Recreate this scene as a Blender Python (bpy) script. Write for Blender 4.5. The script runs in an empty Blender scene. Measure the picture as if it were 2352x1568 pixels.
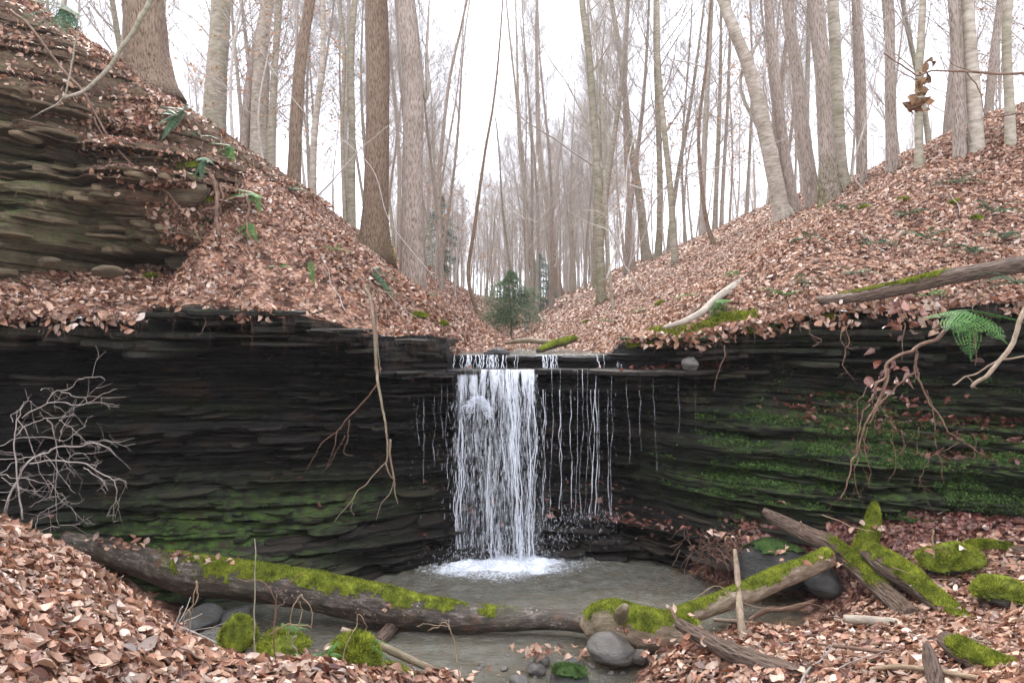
import bpy, math
import numpy as np

# ---------------------------------------------------------------- scale, camera, light
S = 1.6                      # metres per layout unit
FPX, CZ = 1829.3, 1.58
scene = bpy.context.scene
cam_d = bpy.data.cameras.new("camera"); cam = bpy.data.objects.new("camera", cam_d)
scene.collection.objects.link(cam)
cam.location = (0, 0, CZ * S); cam.rotation_euler = (math.radians(90), 0, 0)
cam_d.sensor_width = 36; cam_d.lens = 28.0; cam_d.clip_start = 0.05; cam_d.clip_end = 2000
scene.camera = cam
scene.render.resolution_x, scene.render.resolution_y = 1024, 682

SUN_EL, SUN_AZ = math.radians(52), math.radians(200)
world = bpy.data.worlds.new("World"); scene.world = world; world.use_nodes = True
wn, wl = world.node_tree.nodes, world.node_tree.links
bg = wn["Background"]; bg.inputs[1].default_value = 0.12
sky = wn.new("ShaderNodeTexSky"); sky.sky_type = 'NISHITA'; sky.sun_disc = False
sky.sun_elevation = SUN_EL; sky.sun_rotation = SUN_AZ; sky.dust_density = 4.0; sky.air_density = 1.0
hs = wn.new("ShaderNodeMix"); hs.data_type = 'RGBA'; hs.inputs[0].default_value = 0.86
hs.inputs[7].default_value = (6.5, 6.7, 7.5, 1)      # even white cloud cover over the clear sky
wl.new(sky.outputs[0], hs.inputs[6]); wl.new(hs.outputs[2], bg.inputs[0])
sun_d = bpy.data.lights.new("sun", 'SUN'); sun_d.energy = 1.5; sun_d.angle = math.radians(10); sun_d.color = (1, .95, .88)
sun = bpy.data.objects.new("sun", sun_d); scene.collection.objects.link(sun)
# light comes from up-valley, high and a little from the left
az = math.radians(20)
sd = np.array([-math.sin(az) * math.cos(SUN_EL), math.cos(az) * math.cos(SUN_EL), math.sin(SUN_EL)])
sun.rotation_euler = (math.atan2(math.hypot(sd[0], sd[1]), sd[2]), 0, math.atan2(sd[1], sd[0]) + math.pi / 2)
scene.view_settings.view_transform = 'Standard'; scene.view_settings.look = 'None'
scene.view_settings.exposure = 1.78; scene.view_settings.gamma = 1
scene.render.engine = 'CYCLES'
scene.cycles.use_denoising = True
scene.cycles.max_bounces = 6; scene.cycles.diffuse_bounces = 3; scene.cycles.glossy_bounces = 2
scene.cycles.transmission_bounces = 3; scene.cycles.transparent_max_bounces = 12; scene.cycles.volume_bounces = 0
scene.cycles.sample_clamp_indirect = 5.0

# ---------------------------------------------------------------- numeric helpers
R = np.random.default_rng(11)
def P(u, v, y): return np.array([(u - 1176) * y / FPX, y, CZ - (v - 784) * y / FPX])
def PP(lst): return np.array([P(*p[:3]) for p in lst])

def _hash(ix, iy, iz, seed):
    with np.errstate(over='ignore'):
        h = (ix.astype(np.int64).astype(np.uint32) * np.uint32(0x9E3779B1)) ^ (iy.astype(np.int64).astype(np.uint32) * np.uint32(0x85EBCA77)) ^ (iz.astype(np.int64).astype(np.uint32) * np.uint32(0xC2B2AE3D))
        h = h + np.uint32((seed * 7919 + 13) & 0xffffffff)
        h ^= h >> np.uint32(15); h = h * np.uint32(0x2C1B3C6D); h ^= h >> np.uint32(12)
        h = h * np.uint32(0x297A2D39); h ^= h >> np.uint32(15)
    return h.astype(np.float64) / 4294967295.0
def noise(x, y=0., z=0., seed=0):
    x, y, z = np.broadcast_arrays(np.asarray(x, float), np.asarray(y, float), np.asarray(z, float))
    ix, iy, iz = np.floor(x), np.floor(y), np.floor(z)
    fx, fy, fz = x - ix, y - iy, z - iz
    fx, fy, fz = fx*fx*(3-2*fx), fy*fy*(3-2*fy), fz*fz*(3-2*fz)
    def c(a, b, d): return _hash(ix + a, iy + b, iz + d, seed)
    x00 = c(0,0,0)*(1-fx)+c(1,0,0)*fx; x10 = c(0,1,0)*(1-fx)+c(1,1,0)*fx
    x01 = c(0,0,1)*(1-fx)+c(1,0,1)*fx; x11 = c(0,1,1)*(1-fx)+c(1,1,1)*fx
    return ((x00*(1-fy)+x10*fy)*(1-fz) + (x01*(1-fy)+x11*fy)*fz) * 2 - 1
def fbm(x, y=0., z=0., o=4, seed=0):
    s = 0; a = 1; t = 0
    x, y, z = np.asarray(x, float), np.asarray(y, float), np.asarray(z, float)
    for i in range(o):
        s = s + a * noise(x, y, z, seed + i * 17); t += a; a *= .5
        x, y, z = x * 2.03 + 7.1, y * 2.03 + 3.7, z * 2.03 + 1.3
    return s / t
def sst(a, b, x):
    t = np.clip((np.asarray(x, float) - a) / (b - a), 0, 1); return t * t * (3 - 2 * t)
def smin(a, b, k):
    h = np.clip(.5 + .5 * (b - a) / k, 0, 1); return b * (1 - h) + a * h - k * h * (1 - h)
def smax(a, b, k): return -smin(-a, -b, k)
def spl(pts, n):                                   # Catmull-Rom through the points, n samples
    p = np.asarray(pts, float)
    if len(p) < 3: 
        t = np.linspace(0, 1, n)[:, None]; return p[0] * (1 - t) + p[-1] * t
    q = np.vstack([2 * p[0] - p[1], p, 2 * p[-1] - p[-2]])
    s = np.linspace(0, len(p) - 1 - 1e-9, n); i = s.astype(int); f = (s - i)[:, None]
    a, b, c, d = q[i], q[i + 1], q[i + 2], q[i + 3]
    return .5 * (2 * b + (c - a) * f + (2 * a - 5 * b + 4 * c - d) * f**2 + (3 * b - a - 3 * c + d) * f**3)

# ---------------------------------------------------------------- mesh building
class MB:
    def __init__(s): s.v, s.q, s.t, s.a, s.n = [], [], [], [], 0
    def add(s, V, Q=None, T=None, A=None):
        V = np.asarray(V, float).reshape(-1, 3)
        if Q is not None and len(Q): s.q.append(np.asarray(Q).reshape(-1, 4) + s.n)
        if T is not None and len(T): s.t.append(np.asarray(T).reshape(-1, 3) + s.n)
        s.v.append(V); s.a.append(np.zeros_like(V) if A is None else np.asarray(A, float).reshape(-1, 3)); s.n += len(V)
        return s
    def build(s, name, mat, parent=None, smooth=True, origin=None):
        V = np.vstack(s.v); A = np.vstack(s.a)
        o = np.zeros(3) if origin is None else np.asarray(origin, float)
        Q = np.vstack(s.q) if s.q else np.zeros((0, 4), int); T = np.vstack(s.t) if s.t else np.zeros((0, 3), int)
        me = bpy.data.meshes.new(name)
        me.vertices.add(len(V)); me.vertices.foreach_set("co", ((V - o) * S).astype(np.float32).ravel())
        nl = Q.size + T.size
        me.loops.add(nl); me.loops.foreach_set("vertex_index", np.concatenate([Q.ravel(), T.ravel()]).astype(np.int32))
        npoly = len(Q) + len(T); me.polygons.add(npoly)
        st = np.concatenate([np.arange(len(Q)) * 4, Q.size + np.arange(len(T)) * 3]).astype(np.int32)
        me.polygons.foreach_set("loop_start", st)
        me.update(calc_edges=True)
        if smooth: me.polygons.foreach_set("use_smooth", np.ones(npoly, bool))
        else: me.polygons.foreach_set("use_smooth", np.zeros(npoly, bool))
        at = me.attributes.new("lv", 'FLOAT_VECTOR', 'POINT'); at.data.foreach_set("vector", A.astype(np.float32).ravel())
        me.materials.append(mat)
        ob = bpy.data.objects.new(name, me); scene.collection.objects.link(ob)
        if parent is not None:
            ob.parent = parent
            if origin is None: ob.location = -np.array(parent.location)
            else: ob.location = np.asarray(o * S) - np.array(parent.location)
        else: ob.location = o * S
        return ob
def tag(o, label=None, cat=None, group=None, kind=None):
    if label: o["label"] = label
    if cat: o["category"] = cat
    if group: o["group"] = group
    if kind: o["kind"] = kind
    return o
def thing(name, label, cat, loc, group=None):
    o = bpy.data.objects.new(name, None); scene.collection.objects.link(o)
    o.location = np.asarray(loc, float) * S; o.empty_display_size = .1
    return tag(o, label, cat, group)

def frames(p):
    t = np.gradient(p, axis=0); t /= np.linalg.norm(t, axis=1, keepdims=True) + 1e-12
    n = np.zeros_like(p); up = np.array([0, 0, 1.]) if abs(t[0][2]) < .9 else np.array([1., 0, 0])
    n[0] = np.cross(t[0], up); n[0] /= np.linalg.norm(n[0])
    for i in range(1, len(p)):
        m = n[i-1] - t[i] * np.dot(n[i-1], t[i]); n[i] = m / (np.linalg.norm(m) + 1e-12)
    return t, n, np.cross(t, n)
def tube(mb, p, r, k=8, rough=0., fr=6., seed=0, squash=1., cap=True):
    p = np.asarray(p, float); r = np.broadcast_to(np.asarray(r, float), (len(p),)).copy()
    if cap:
        p = np.vstack([p[0], p, p[-1]]); r = np.concatenate([[r[0] * .02], r, [r[-1] * .02]])
    pp = p.copy(); pp[0] = p[0] - (p[1+cap*1] - p[1]) * .001 if cap else p[0]
    L = np.concatenate([[0], np.cumsum(np.linalg.norm(np.diff(p, axis=0), axis=1))])
    if cap:
        c = p[1:-1]; t, n, b = frames(c)
        t = np.vstack([t[0], t, t[-1]]); n = np.vstack([n[0], n, n[-1]]); b = np.vstack([b[0], b, b[-1]])
    else: t, n, b = frames(p)
    a = np.linspace(0, 2 * np.pi, k, endpoint=False)
    ca, sa = np.cos(a)[None, :], np.sin(a)[None, :]
    rr = r[:, None] * np.ones_like(ca)
    if rough:
        rr = rr * (1 + rough * fbm(ca * 1.6 + seed * 3.1, sa * 1.6, L[:, None] * fr, 3, seed))
    V = p[:, None, :] + rr[..., None] * (ca[..., None] * n[:, None, :] + sa[..., None] * b[:, None, :])
    m = len(p); i = np.arange(m - 1)[:, None] * k; j = np.arange(k)[None, :]; j2 = (j + 1) % k
    Q = np.stack([i + j, i + j2, i + k + j2, i + k + j], -1).reshape(-1, 4)
    A = np.stack([rr * ca, rr * sa, L[:, None] + 0 * rr], -1) * S
    mb.add(V, Q, None, A)
    nv = V - p[:, None, :]; nv = nv / (np.linalg.norm(nv, axis=2, keepdims=True) + 1e-9)
    return V, nv
def grid_quads(ni, nj):
    i = np.arange(ni - 1)[:, None] * nj; j = np.arange(nj - 1)[None, :]
    return np.stack([i + j, i + nj + j, i + nj + j + 1, i + j + 1], -1).reshape(-1, 4)
def grid_normals(G):
    a = G[1:, :-1] - G[:-1, :-1]; b = G[:-1, 1:] - G[:-1, :-1]
    n = np.cross(a, b); l = np.linalg.norm(n, axis=2); return n / (l[..., None] + 1e-12), l

# scattering over a grid sheet: n points with prob = area*mask ; returns pts, normals
def scatter(G, mask, n, rg, flip=1):
    N, ar = grid_normals(G); N = N * flip
    w = (ar * mask).ravel(); w = w / w.sum(); c = np.cumsum(w)
    k = np.minimum(np.searchsorted(c, rg.random(n)), len(c) - 1); nj = G.shape[1] - 1
    i, j = k // nj, k % nj; a, b = rg.random(n)[:, None], rg.random(n)[:, None]
    pt = (G[i, j] * (1-a) + G[i+1, j] * a) * (1-b) + (G[i, j+1] * (1-a) + G[i+1, j+1] * a) * b
    return pt, N[i, j]
def in_view(p, m=.22):
    ax = np.abs(p[:, 0]) / np.maximum(p[:, 1], .1) * FPX / 1176; az_ = (p[:, 2] - CZ) / np.maximum(p[:, 1], .1) * FPX / 784
    return (ax < 1 + m) & (az_ < 1 + m) & (az_ > -1 - m) & (p[:, 1] > .3)

def basis(n, yaw):                                 # rows: along, across, normal
    n = n / np.linalg.norm(n, axis=1, keepdims=True)
    h = np.where(np.abs(n[:, 2:3]) < .95, np.array([[0, 0, 1.]]), np.array([[1., 0, 0]]))
    a = np.cross(h, n); a /= np.linalg.norm(a, axis=1, keepdims=True) + 1e-9; b = np.cross(n, a)
    c, s = np.cos(yaw)[:, None], np.sin(yaw)[:, None]
    return a * c + b * s, -a * s + b * c, n
_T1 = np.array([0, .12, .3, .5, .7, .87, 1.]); _W1 = np.array([.02, .26, .45, .5, .4, .2, .01])
def leaves(mb, pts, nrm, size, rg, lod=1, tilt=.55, lift=.012, curl=1.0, aspect=(.42, .66)):
    n = len(pts)
    if n == 0: return
    tn = nrm + rg.normal(0, tilt * .6, (n, 3)); a, b, c = basis(tn, rg.random(n) * 6.283)
    L = size * rg.uniform(.6, 1.6, n); W = L * rg.uniform(aspect[0], aspect[1], n)
    fold = rg.uniform(-.2, .8, n) ** 1.0 * curl; cu = rg.normal(0, .8, n) * curl; tw = rg.normal(0, .35, n) * curl
    off = pts + nrm * (rg.random(n) * lift)[:, None]; rnd = rg.random(n)
    if lod == 1: ts = np.repeat(_T1, 3); ws = np.repeat(_W1, 3); ss = np.tile([-1, 0, 1], 7); Q = grid_quads(7, 3); T = None
    elif lod == 2: ts = np.array([0, .5, .5, .5, 1]); ws = np.array([0, .5, 0, .5, 0]); ss = np.array([0, -1, 0, 1, 0]); Q = None; T = np.array([[0, 2, 1], [0, 3, 2], [1, 2, 4], [2, 3, 4]])
    else: ts = np.array([0, .45, .55, 1]); ws = np.array([0, .5, .5, 0]); ss = np.array([0, -1, 1, 0]); Q = None; T = np.array([[0, 2, 1], [1, 2, 3]])
    m = len(ts); l = (ts - .5)[None] * L[:, None]; wv = ss * ws
    jag = 1 + (0.12 * noise(np.arange(n)[:, None] * 3.1, ts[None] * 9, ss[None] * 5.) if lod == 1 else 0)
    w = wv[None] * W[:, None] * jag
    h = fold[:, None] * np.abs(w) + cu[:, None] * l * l / L[:, None] + tw[:, None] * l * w / L[:, None] * 2
    if lod == 1: h = h + .06 * L[:, None] * noise(np.arange(n)[:, None] * 1.7, ts[None] * 5, ss[None] * 2.)
    V = off[:, None] + a[:, None] * l[..., None] + b[:, None] * w[..., None] + c[:, None] * h[..., None]
    A = np.stack([np.broadcast_to(ts, (n, m)), np.broadcast_to(wv * 2, (n, m)), np.broadcast_to(rnd[:, None], (n, m))], -1)
    o = (np.arange(n) * m)[:, None, None]
    mb.add(V, None if Q is None else (Q[None] + o).reshape(-1, 4), None if T is None else (T[None] + o).reshape(-1, 3), A)
def tufts(mb, pts, nrm, size, rg, spread=.8, width=.35):
    n = len(pts)
    if n == 0: return
    d = nrm + rg.normal(0, spread * .6, (n, 3)); d /= np.linalg.norm(d, axis=1, keepdims=True)
    a, b, c = basis(d, rg.random(n) * 6.283); L = size * rg.uniform(.5, 1.4, n)[:, None]
    V = np.stack([pts - a * L * width * .5, pts + a * L * width * .5, pts + c * L + b * L * .2], 1)
    A = np.zeros((n, 3, 3)); A[:, 2, 0] = 1; A[:, :, 2] = rg.random(n)[:, None]
    mb.add(V, None, (np.array([[0, 1, 2]])[None] + (np.arange(n) * 3)[:, None, None]).reshape(-1, 3), A)

def limb(mb, p0, d, L, r, depth, rg_, up=.25, seg=5, k=4, kids=(5, 4, 3), spread=.75, tip=.25, wob=.16, twigr=.0035):
    pts = [np.array(p0)]; d = d / np.linalg.norm(d)
    for i in range(seg):
        d = d + rg_.normal(0, wob, 3) + np.array([0, 0, up * .3]); d /= np.linalg.norm(d); pts.append(pts[-1] + d * L / seg)
    pts = np.array(pts); rr = np.linspace(r, max(r * tip, twigr * .6), len(pts))
    tube(mb, pts, rr, k if r > .012 else 3, cap=False)
    if depth <= 0: return
    n = kids[-depth] if depth <= len(kids) else kids[0]
    for j in range(n):
        t = rg_.uniform(.2, 1.) * seg; i = min(int(t), seg - 1); q = pts[i] + (pts[i+1] - pts[i]) * (t - i)
        dd = pts[i+1] - pts[i]; dd /= np.linalg.norm(dd); s = rg_.normal(0, 1, 3); s -= dd * s.dot(dd); s /= np.linalg.norm(s)
        nd = dd * rg_.uniform(.5, 1.) + s * spread * rg_.uniform(.5, 1.1)
        limb(mb, q, nd, L * rg_.uniform(.35, .65), max(r * (1 - .6 * t / seg) * .5, twigr), depth - 1, rg_, up, max(3, seg - 1), k, kids, spread, tip, wob, twigr)

# ---------------------------------------------------------------- materials
def lin(r, g, b): return tuple(((c / 255) / 12.92 if c <= 10 else ((c / 255 + .055) / 1.055) ** 2.4) for c in (r, g, b)) + (1,)
class NT:
    def __init__(s, name):
        s.m = bpy.data.materials.new(name); s.m.use_nodes = True; s.n = s.m.node_tree.nodes; s.l = s.m.node_tree.links
        s.b = s.n["Principled BSDF"]; s.out = s.n["Material Output"]
    def lk(s, a, b): s.l.new(a, b)
    def set(s, sock, val):
        if hasattr(val, "is_linked") or isinstance(val, bpy.types.NodeSocket): s.lk(val, sock)
        else: sock.default_value = val
    def node(s, t, **k):
        n = s.n.new("ShaderNode" + t)
        for a, b in k.items(): setattr(n, a, b)
        return n
    def coord(s, kind="Object", scale=(1, 1, 1)):
        if kind == "lv": o = s.node("Attribute", attribute_name="lv").outputs["Vector"]
        elif kind == "pos": o = s.node("NewGeometry").outputs["Position"]
        else: o = s.node("TexCoord").outputs[kind]
        mp = s.node("Mapping"); s.lk(o, mp.inputs[0]); mp.inputs[3].default_value = scale; return mp.outputs[0]
    def noise(s, vec, scale, detail=5, rough=.6, dist=0.):
        n = s.node("TexNoise"); s.lk(vec, n.inputs["Vector"]); n.inputs["Scale"].default_value = scale
        n.inputs["Detail"].default_value = detail; n.inputs["Roughness"].default_value = rough; n.inputs["Distortion"].default_value = dist
        return n.outputs["Fac"]
    def vor(s, vec, scale, out="Distance", feature='F1'):
        n = s.node("TexVoronoi", feature=feature); s.lk(vec, n.inputs["Vector"]); n.inputs["Scale"].default_value = scale; return n.outputs[out]
    def ramp(s, fac, stops, interp='LINEAR'):
        n = s.node("ValToRGB"); e = n.color_ramp.elements; n.color_ramp.interpolation = interp
        while len(e) < len(stops): e.new(.5)
        for k, (p, c) in zip(e, stops): k.position = p; k.color = c if len(c) == 4 else (*c, 1)
        s.lk(fac, n.inputs[0]); return n.outputs[0]
    def rng(s, v, a, b, c=0., d=1.):
        n = s.node("MapRange"); s.lk(v, n.inputs[0])
        for i, x in enumerate((a, b, c, d)): n.inputs[i + 1].default_value = x
        return n.outputs[0]
    def mix(s, f, a, b, blend='MIX'):
        n = s.node("Mix", data_type='RGBA', blend_type=blend); s.set(n.inputs[0], f); s.set(n.inputs[6], a); s.set(n.inputs[7], b); return n.outputs[2]
    def math(s, op, a, b=0.):
        n = s.node("Math", operation=op); s.set(n.inputs[0], a); s.set(n.inputs[1], b); return n.outputs[0]
    def sep(s, v): n = s.node("SeparateXYZ"); s.lk(v, n.inputs[0]); return n.outputs
    def bump(s, h, strength=.5, dist=.02, prev=None):
        n = s.node("Bump"); s.lk(h, n.inputs["Height"]); n.inputs["Strength"].default_value = strength; n.inputs["Distance"].default_value = dist
        if prev: s.lk(prev, n.inputs["Normal"])
        return n.outputs[0]
    def done(s, col, rough=.8, spec=.3, nrm=None):
        s.set(s.b.inputs["Base Color"], col); s.set(s.b.inputs["Roughness"], rough); s.set(s.b.inputs["Specular IOR Level"], spec)
        if nrm: s.lk(nrm, s.b.inputs["Normal"])
        return s.m

def mat_leaf(name, stops, rough=.5, trans=.25, spec=.4, big=None):
    t = NT(name); lv = t.sep(t.coord("lv")); r = lv[2]
    col = t.ramp(r, stops)
    hv = t.math('FRACT', t.math('MULTIPLY', r, 37.3)); n = t.noise(t.coord("Object"), 40, 3)
    col = t.mix(t.rng(hv, .2, 1, 0, .65), col, (.03, .016, .012, 1), 'MIX')
    col = t.mix(t.rng(n, .35, .7, 0, .35), col, t.mix(1., col, (.55, .42, .36, 1), 'MULTIPLY'))
    across = t.math('ABSOLUTE', lv[1])                       # side veins and midrib
    vv = t.math('SINE', t.math('MULTIPLY', t.math('ADD', lv[0], t.math('MULTIPLY', across, -.35)), 62.))
    mid = t.rng(across, 0, .09, 1, 0)
    col = t.mix(t.rng(mid, 0, 1, 0, .35), col, (.6, .42, .28, 1))
    nb = t.bump(t.math('ADD', vv, t.math('MULTIPLY', mid, -2.)), .25, .003)
    t.done(col, rough, spec, nb)
    tr = t.node("BsdfTranslucent"); t.lk(col, tr.inputs[0]); mx = t.node("MixShader"); mx.inputs[0].default_value = trans
    t.lk(t.b.outputs[0], mx.inputs[1]); t.lk(tr.outputs[0], mx.inputs[2]); t.lk(mx.outputs[0], t.out.inputs[0])
    return t.m
M = {}
M['leaf'] = mat_leaf("dry_leaf", [(0, (.1, .035, .02, 1)), (.22, (.28, .11, .058, 1)), (.52, (.46, .245, .15, 1)), (.8, (.6, .4, .285, 1)), (.94, (.66, .49, .38, 1)), (1, (.78, .66, .58, 1))], .42, .2, .5)
M['leaf_brown'] = mat_leaf('hanging_dead_leaf', [(0, (.12, .06, .03, 1)), (.6, (.32, .19, .1, 1)), (1, (.5, .36, .22, 1))], .6, .3, .2)
M['leaf_wet'] = mat_leaf("wet_leaf", [(0, (.09, .025, .018, 1)), (.4, (.18, .055, .035, 1)), (.75, (.26, .1, .07, 1)), (1, (.4, .22, .17, 1))], .28, .15, .6)
M['leaf_orange'] = mat_leaf("withered_beech_leaf", [(0, (.5, .22, .09, 1)), (.6, (.72, .4, .2, 1)), (1, (.85, .6, .4, 1))], .6, .5, .2)
def mat_soil():
    t = NT("leafy_soil"); c = t.coord("pos"); n1 = t.noise(c, 18, 6, .7); n2 = t.vor(c, 34, "Color"); n3 = t.noise(c, 1.2, 3)
    col = t.ramp(n1, [(.3, (.02, .011, .008, 1)), (.5, (.06, .032, .022, 1)), (.68, (.14, .075, .05, 1))])
    col2 = t.ramp(t.sep(n2)[0], [(0, (.12, .05, .03, 1)), (.5, (.32, .17, .11, 1)), (1, (.5, .34, .26, 1))])
    col = t.mix(t.rng(t.noise(c, 6, 4), .4, .6), col, col2)
    return t.done(col, .9, .1, t.bump(n1, .8, .05))
M['soil'] = mat_soil()
def mat_rock(name, dark, light, wet=.4, mossy=True, scale=1.):
    t = NT(name); c = t.coord("pos"); cs = t.coord("pos", (2.2 * scale, 2.2 * scale, 14 * scale)); lv = t.sep(t.coord("lv"))
    n1 = t.noise(cs, 1.5, 8, .7); n2 = t.noise(c, 7 * scale, 6, .7); n3 = t.noise(c, 60 * scale, 4, .7)
    f = t.math('ADD', t.math('MULTIPLY', n1, .65), t.math('MULTIPLY', n2, .35))
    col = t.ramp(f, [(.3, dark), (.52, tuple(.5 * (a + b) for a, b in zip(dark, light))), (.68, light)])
    col = t.mix(t.rng(t.noise(c, 2.4, 4), .55, .75, 0, .5), col, (.075, .045, .022, 1))
    h = t.math('ADD', t.math('MULTIPLY', n1, 1.), t.math('MULTIPLY', n3, .35))
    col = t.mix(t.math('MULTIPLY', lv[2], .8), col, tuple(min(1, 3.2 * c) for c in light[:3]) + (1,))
    if mossy:
        up = t.sep(t.node("NewGeometry").outputs["Normal"])[2]
        mk = t.math('MULTIPLY', lv[0], t.rng(t.noise(c, 9, 6, .75), .42, .6)); mk = t.math('MULTIPLY', mk, t.rng(up, -.3, .35, .25, 1))
        mcol = t.ramp(t.noise(c, 45, 4, .8), [(.3, (.012, .03, .006, 1)), (.55, (.055, .098, .016, 1)), (.75, (.12, .18, .03, 1))])
        col = t.mix(mk, col, mcol)
        so = t.ramp(t.noise(c, 12, 6, .7), [(.3, (.035, .022, .014, 1)), (.6, (.13, .082, .05, 1)), (.75, (.24, .17, .11, 1))])
        col = t.mix(t.math('MULTIPLY', lv[1], t.rng(t.noise(c, 5, 5, .7), .3, .5)), col, so)
        rg_ = t.math('ADD', t.math('MULTIPLY', mk, .5), wet); rg_ = t.math('ADD', rg_, t.math('MULTIPLY', lv[1], .4))
    else: rg_ = wet
    return t.done(col, rg_, .3, t.bump(h, .9, .04))
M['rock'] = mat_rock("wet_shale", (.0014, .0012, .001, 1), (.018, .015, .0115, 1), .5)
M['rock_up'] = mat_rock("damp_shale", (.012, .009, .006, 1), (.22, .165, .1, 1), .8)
M['stone'] = mat_rock("grey_stone", (.04, .038, .035, 1), (.2, .185, .165, 1), .38, False, .8)
M['stone_dark'] = mat_rock("dark_wet_stone", (.02, .02, .019, 1), (.09, .088, .08, 1), .25, False, .6)
def mat_moss(name, a, b, c):
    t = NT(name); lv = t.sep(t.coord("lv")); co = t.coord("pos")
    n = t.noise(co, 9, 5, .7)
    f = t.math('ADD', t.math('MULTIPLY', n, .75), t.math('MULTIPLY', lv[2], .25))
    col = t.ramp(f, [(.3, a), (.5, b), (.68, c)])
    m = t.done(col, .85, .15)
    tr = t.node("BsdfTranslucent"); t.lk(col, tr.inputs[0]); mx = t.node("MixShader"); mx.inputs[0].default_value = .25
    t.lk(t.b.outputs[0], mx.inputs[1]); t.lk(tr.outputs[0], mx.inputs[2]); t.lk(mx.outputs[0], t.out.inputs[0]); return m
M['moss'] = mat_moss("bright_moss", (.035, .045, .008, 1), (.16, .19, .02, 1), (.38, .41, .055, 1))
M['moss_dark'] = mat_moss("shade_moss", (.014, .032, .01, 1), (.055, .1, .025, 1), (.12, .19, .055, 1))
def mat_bark(name, dark, mid, light, kind="furrow", green=0., wet=.8):
    t = NT(name); c = t.coord("lv", (1, 1, 1)); o = t.coord("pos")
    if kind == "furrow":
        cs = t.coord("lv", (30, 30, 5)); v = t.noise(cs, 1.6, 6, .7, .8); w = t.vor(cs, 1.9); h = t.math('ADD', v, t.math('MULTIPLY', w, .6))
        col = t.ramp(h, [(.42, dark), (.62, mid), (.85, light)]); bs, bd = 1., .05
    elif kind == "beech":
        cs = t.coord("lv", (2.5, 2.5, 9)); v = t.noise(cs, 2.2, 6, .6); h = v
        col = t.ramp(v, [(.3, dark), (.5, mid), (.7, light)]); bs, bd = .35, .015
    else:
        cs = t.coord("lv", (9, 9, 3)); v = t.noise(cs, 3, 6, .75); h = v
        col = t.ramp(v, [(.32, dark), (.52, mid), (.68, light)]); bs, bd = .9, .02
    col = t.mix(t.rng(t.noise(o, 1.1, 4), .45, .7, 0, .45), col, t.mix(1., col, (.62, .56, .5, 1), 'MULTIPLY'))
    if 'log_bark' in name:
        fl = t.vor(c, 26, 'Distance'); col = t.mix(t.math('MULTIPLY', t.rng(fl, .28, .16, 0, .75), t.rng(t.noise(c, 3.5, 4), .48, .6)), col, (.38, .33, .28, 1)); col = t.mix(t.rng(t.noise(c, 5, 4), .58, .7, 0, .6), col, (.12, .05, .02, 1))
    if green: col = t.mix(t.rng(t.noise(o, 1.7, 5, .7), .42, .62, 0, green), col, (.12, .14, .06, 1))
    return t.done(col, wet, .3, t.bump(h, bs, bd))
M['bark_brown'] = mat_bark("furrowed_brown_bark", (.07, .038, .024, 1), (.17, .105, .07, 1), (.32, .23, .165, 1), green=.12)
M['bark_grey'] = mat_bark("furrowed_grey_bark", (.1, .072, .055, 1), (.27, .2, .16, 1), (.46, .38, .32, 1), green=.15)
M['bark_beech'] = mat_bark("smooth_beech_bark", (.17, .14, .105, 1), (.3, .26, .2, 1), (.42, .37, .3, 1), "beech", .35)
M['bark_pale'] = mat_bark("pale_smooth_bark", (.2, .16, .125, 1), (.36, .31, .25, 1), (.5, .45, .38, 1), "beech", .15)
M['bark_green'] = mat_bark("algae_green_bark", (.14, .12, .085, 1), (.26, .23, .17, 1), (.38, .34, .27, 1), "beech", .3)
M['bark_far'] = mat_bark("hazed_wood_bark", (.21, .18, .145, 1), (.36, .31, .26, 1), (.5, .455, .4, 1), "rough", .25)  # raised pale tone, here and in twig, stands in for distance haze
M['twig'] = mat_bark("twig_bark", (.27, .235, .195, 1), (.45, .405, .355, 1), (.6, .55, .495, 1), "rough")
M['twig_pale'] = mat_bark("bleached_twig", (.16, .13, .11, 1), (.32, .28, .25, 1), (.5, .46, .43, 1), "rough", 0, .6)
M['root'] = mat_bark("hanging_root", (.06, .032, .022, 1), (.15, .085, .055, 1), (.3, .2, .14, 1), "rough", 0, .6)
M['stem_tan'] = mat_bark("dry_tan_stem", (.13, .085, .05, 1), (.28, .2, .125, 1), (.46, .36, .25, 1), "rough", 0, .6)
M['log_dark'] = mat_bark("wet_log_bark", (.012, .009, .007, 1), (.06, .045, .035, 1), (.22, .18, .155, 1), "rough", .12, .42)
M['log_rot'] = mat_bark("rotten_wood", (.02, .011, .008, 1), (.07, .04, .028, 1), (.17, .115, .085, 1), "furrow", .1, .45)
M['log_tan'] = mat_bark("weathered_log", (.09, .06, .04, 1), (.23, .165, .115, 1), (.4, .33, .25, 1), "rough", .4, .6)
M['branch_pale'] = mat_bark("bleached_wood", (.2, .16, .125, 1), (.36, .31, .25, 1), (.5, .45, .38, 1), "rough", .1)
M['needle_far'] = None
def mat_green(name, a, b, rough=.5, trans=.3):
    t = NT(name); lv = t.sep(t.coord("lv")); col = t.mix(lv[2], a, b); t.done(col, rough, .4)
    tr = t.node("BsdfTranslucent"); t.lk(col, tr.inputs[0]); mx = t.node("MixShader"); mx.inputs[0].default_value = trans
    t.lk(t.b.outputs[0], mx.inputs[1]); t.lk(tr.outputs[0], mx.inputs[2]); t.lk(mx.outputs[0], t.out.inputs[0]); return t.m
M['fern'] = mat_green("fern_green", (.035, .11, .02, 1), (.11, .26, .045, 1))
M['fern_blue'] = mat_green("evergreen_fern", (.025, .07, .03, 1), (.09, .17, .08, 1), .45, .2)
M['needle'] = mat_green("hemlock_needles", (.065, .12, .06, 1), (.19, .28, .14, 1), .6, .4)
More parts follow.
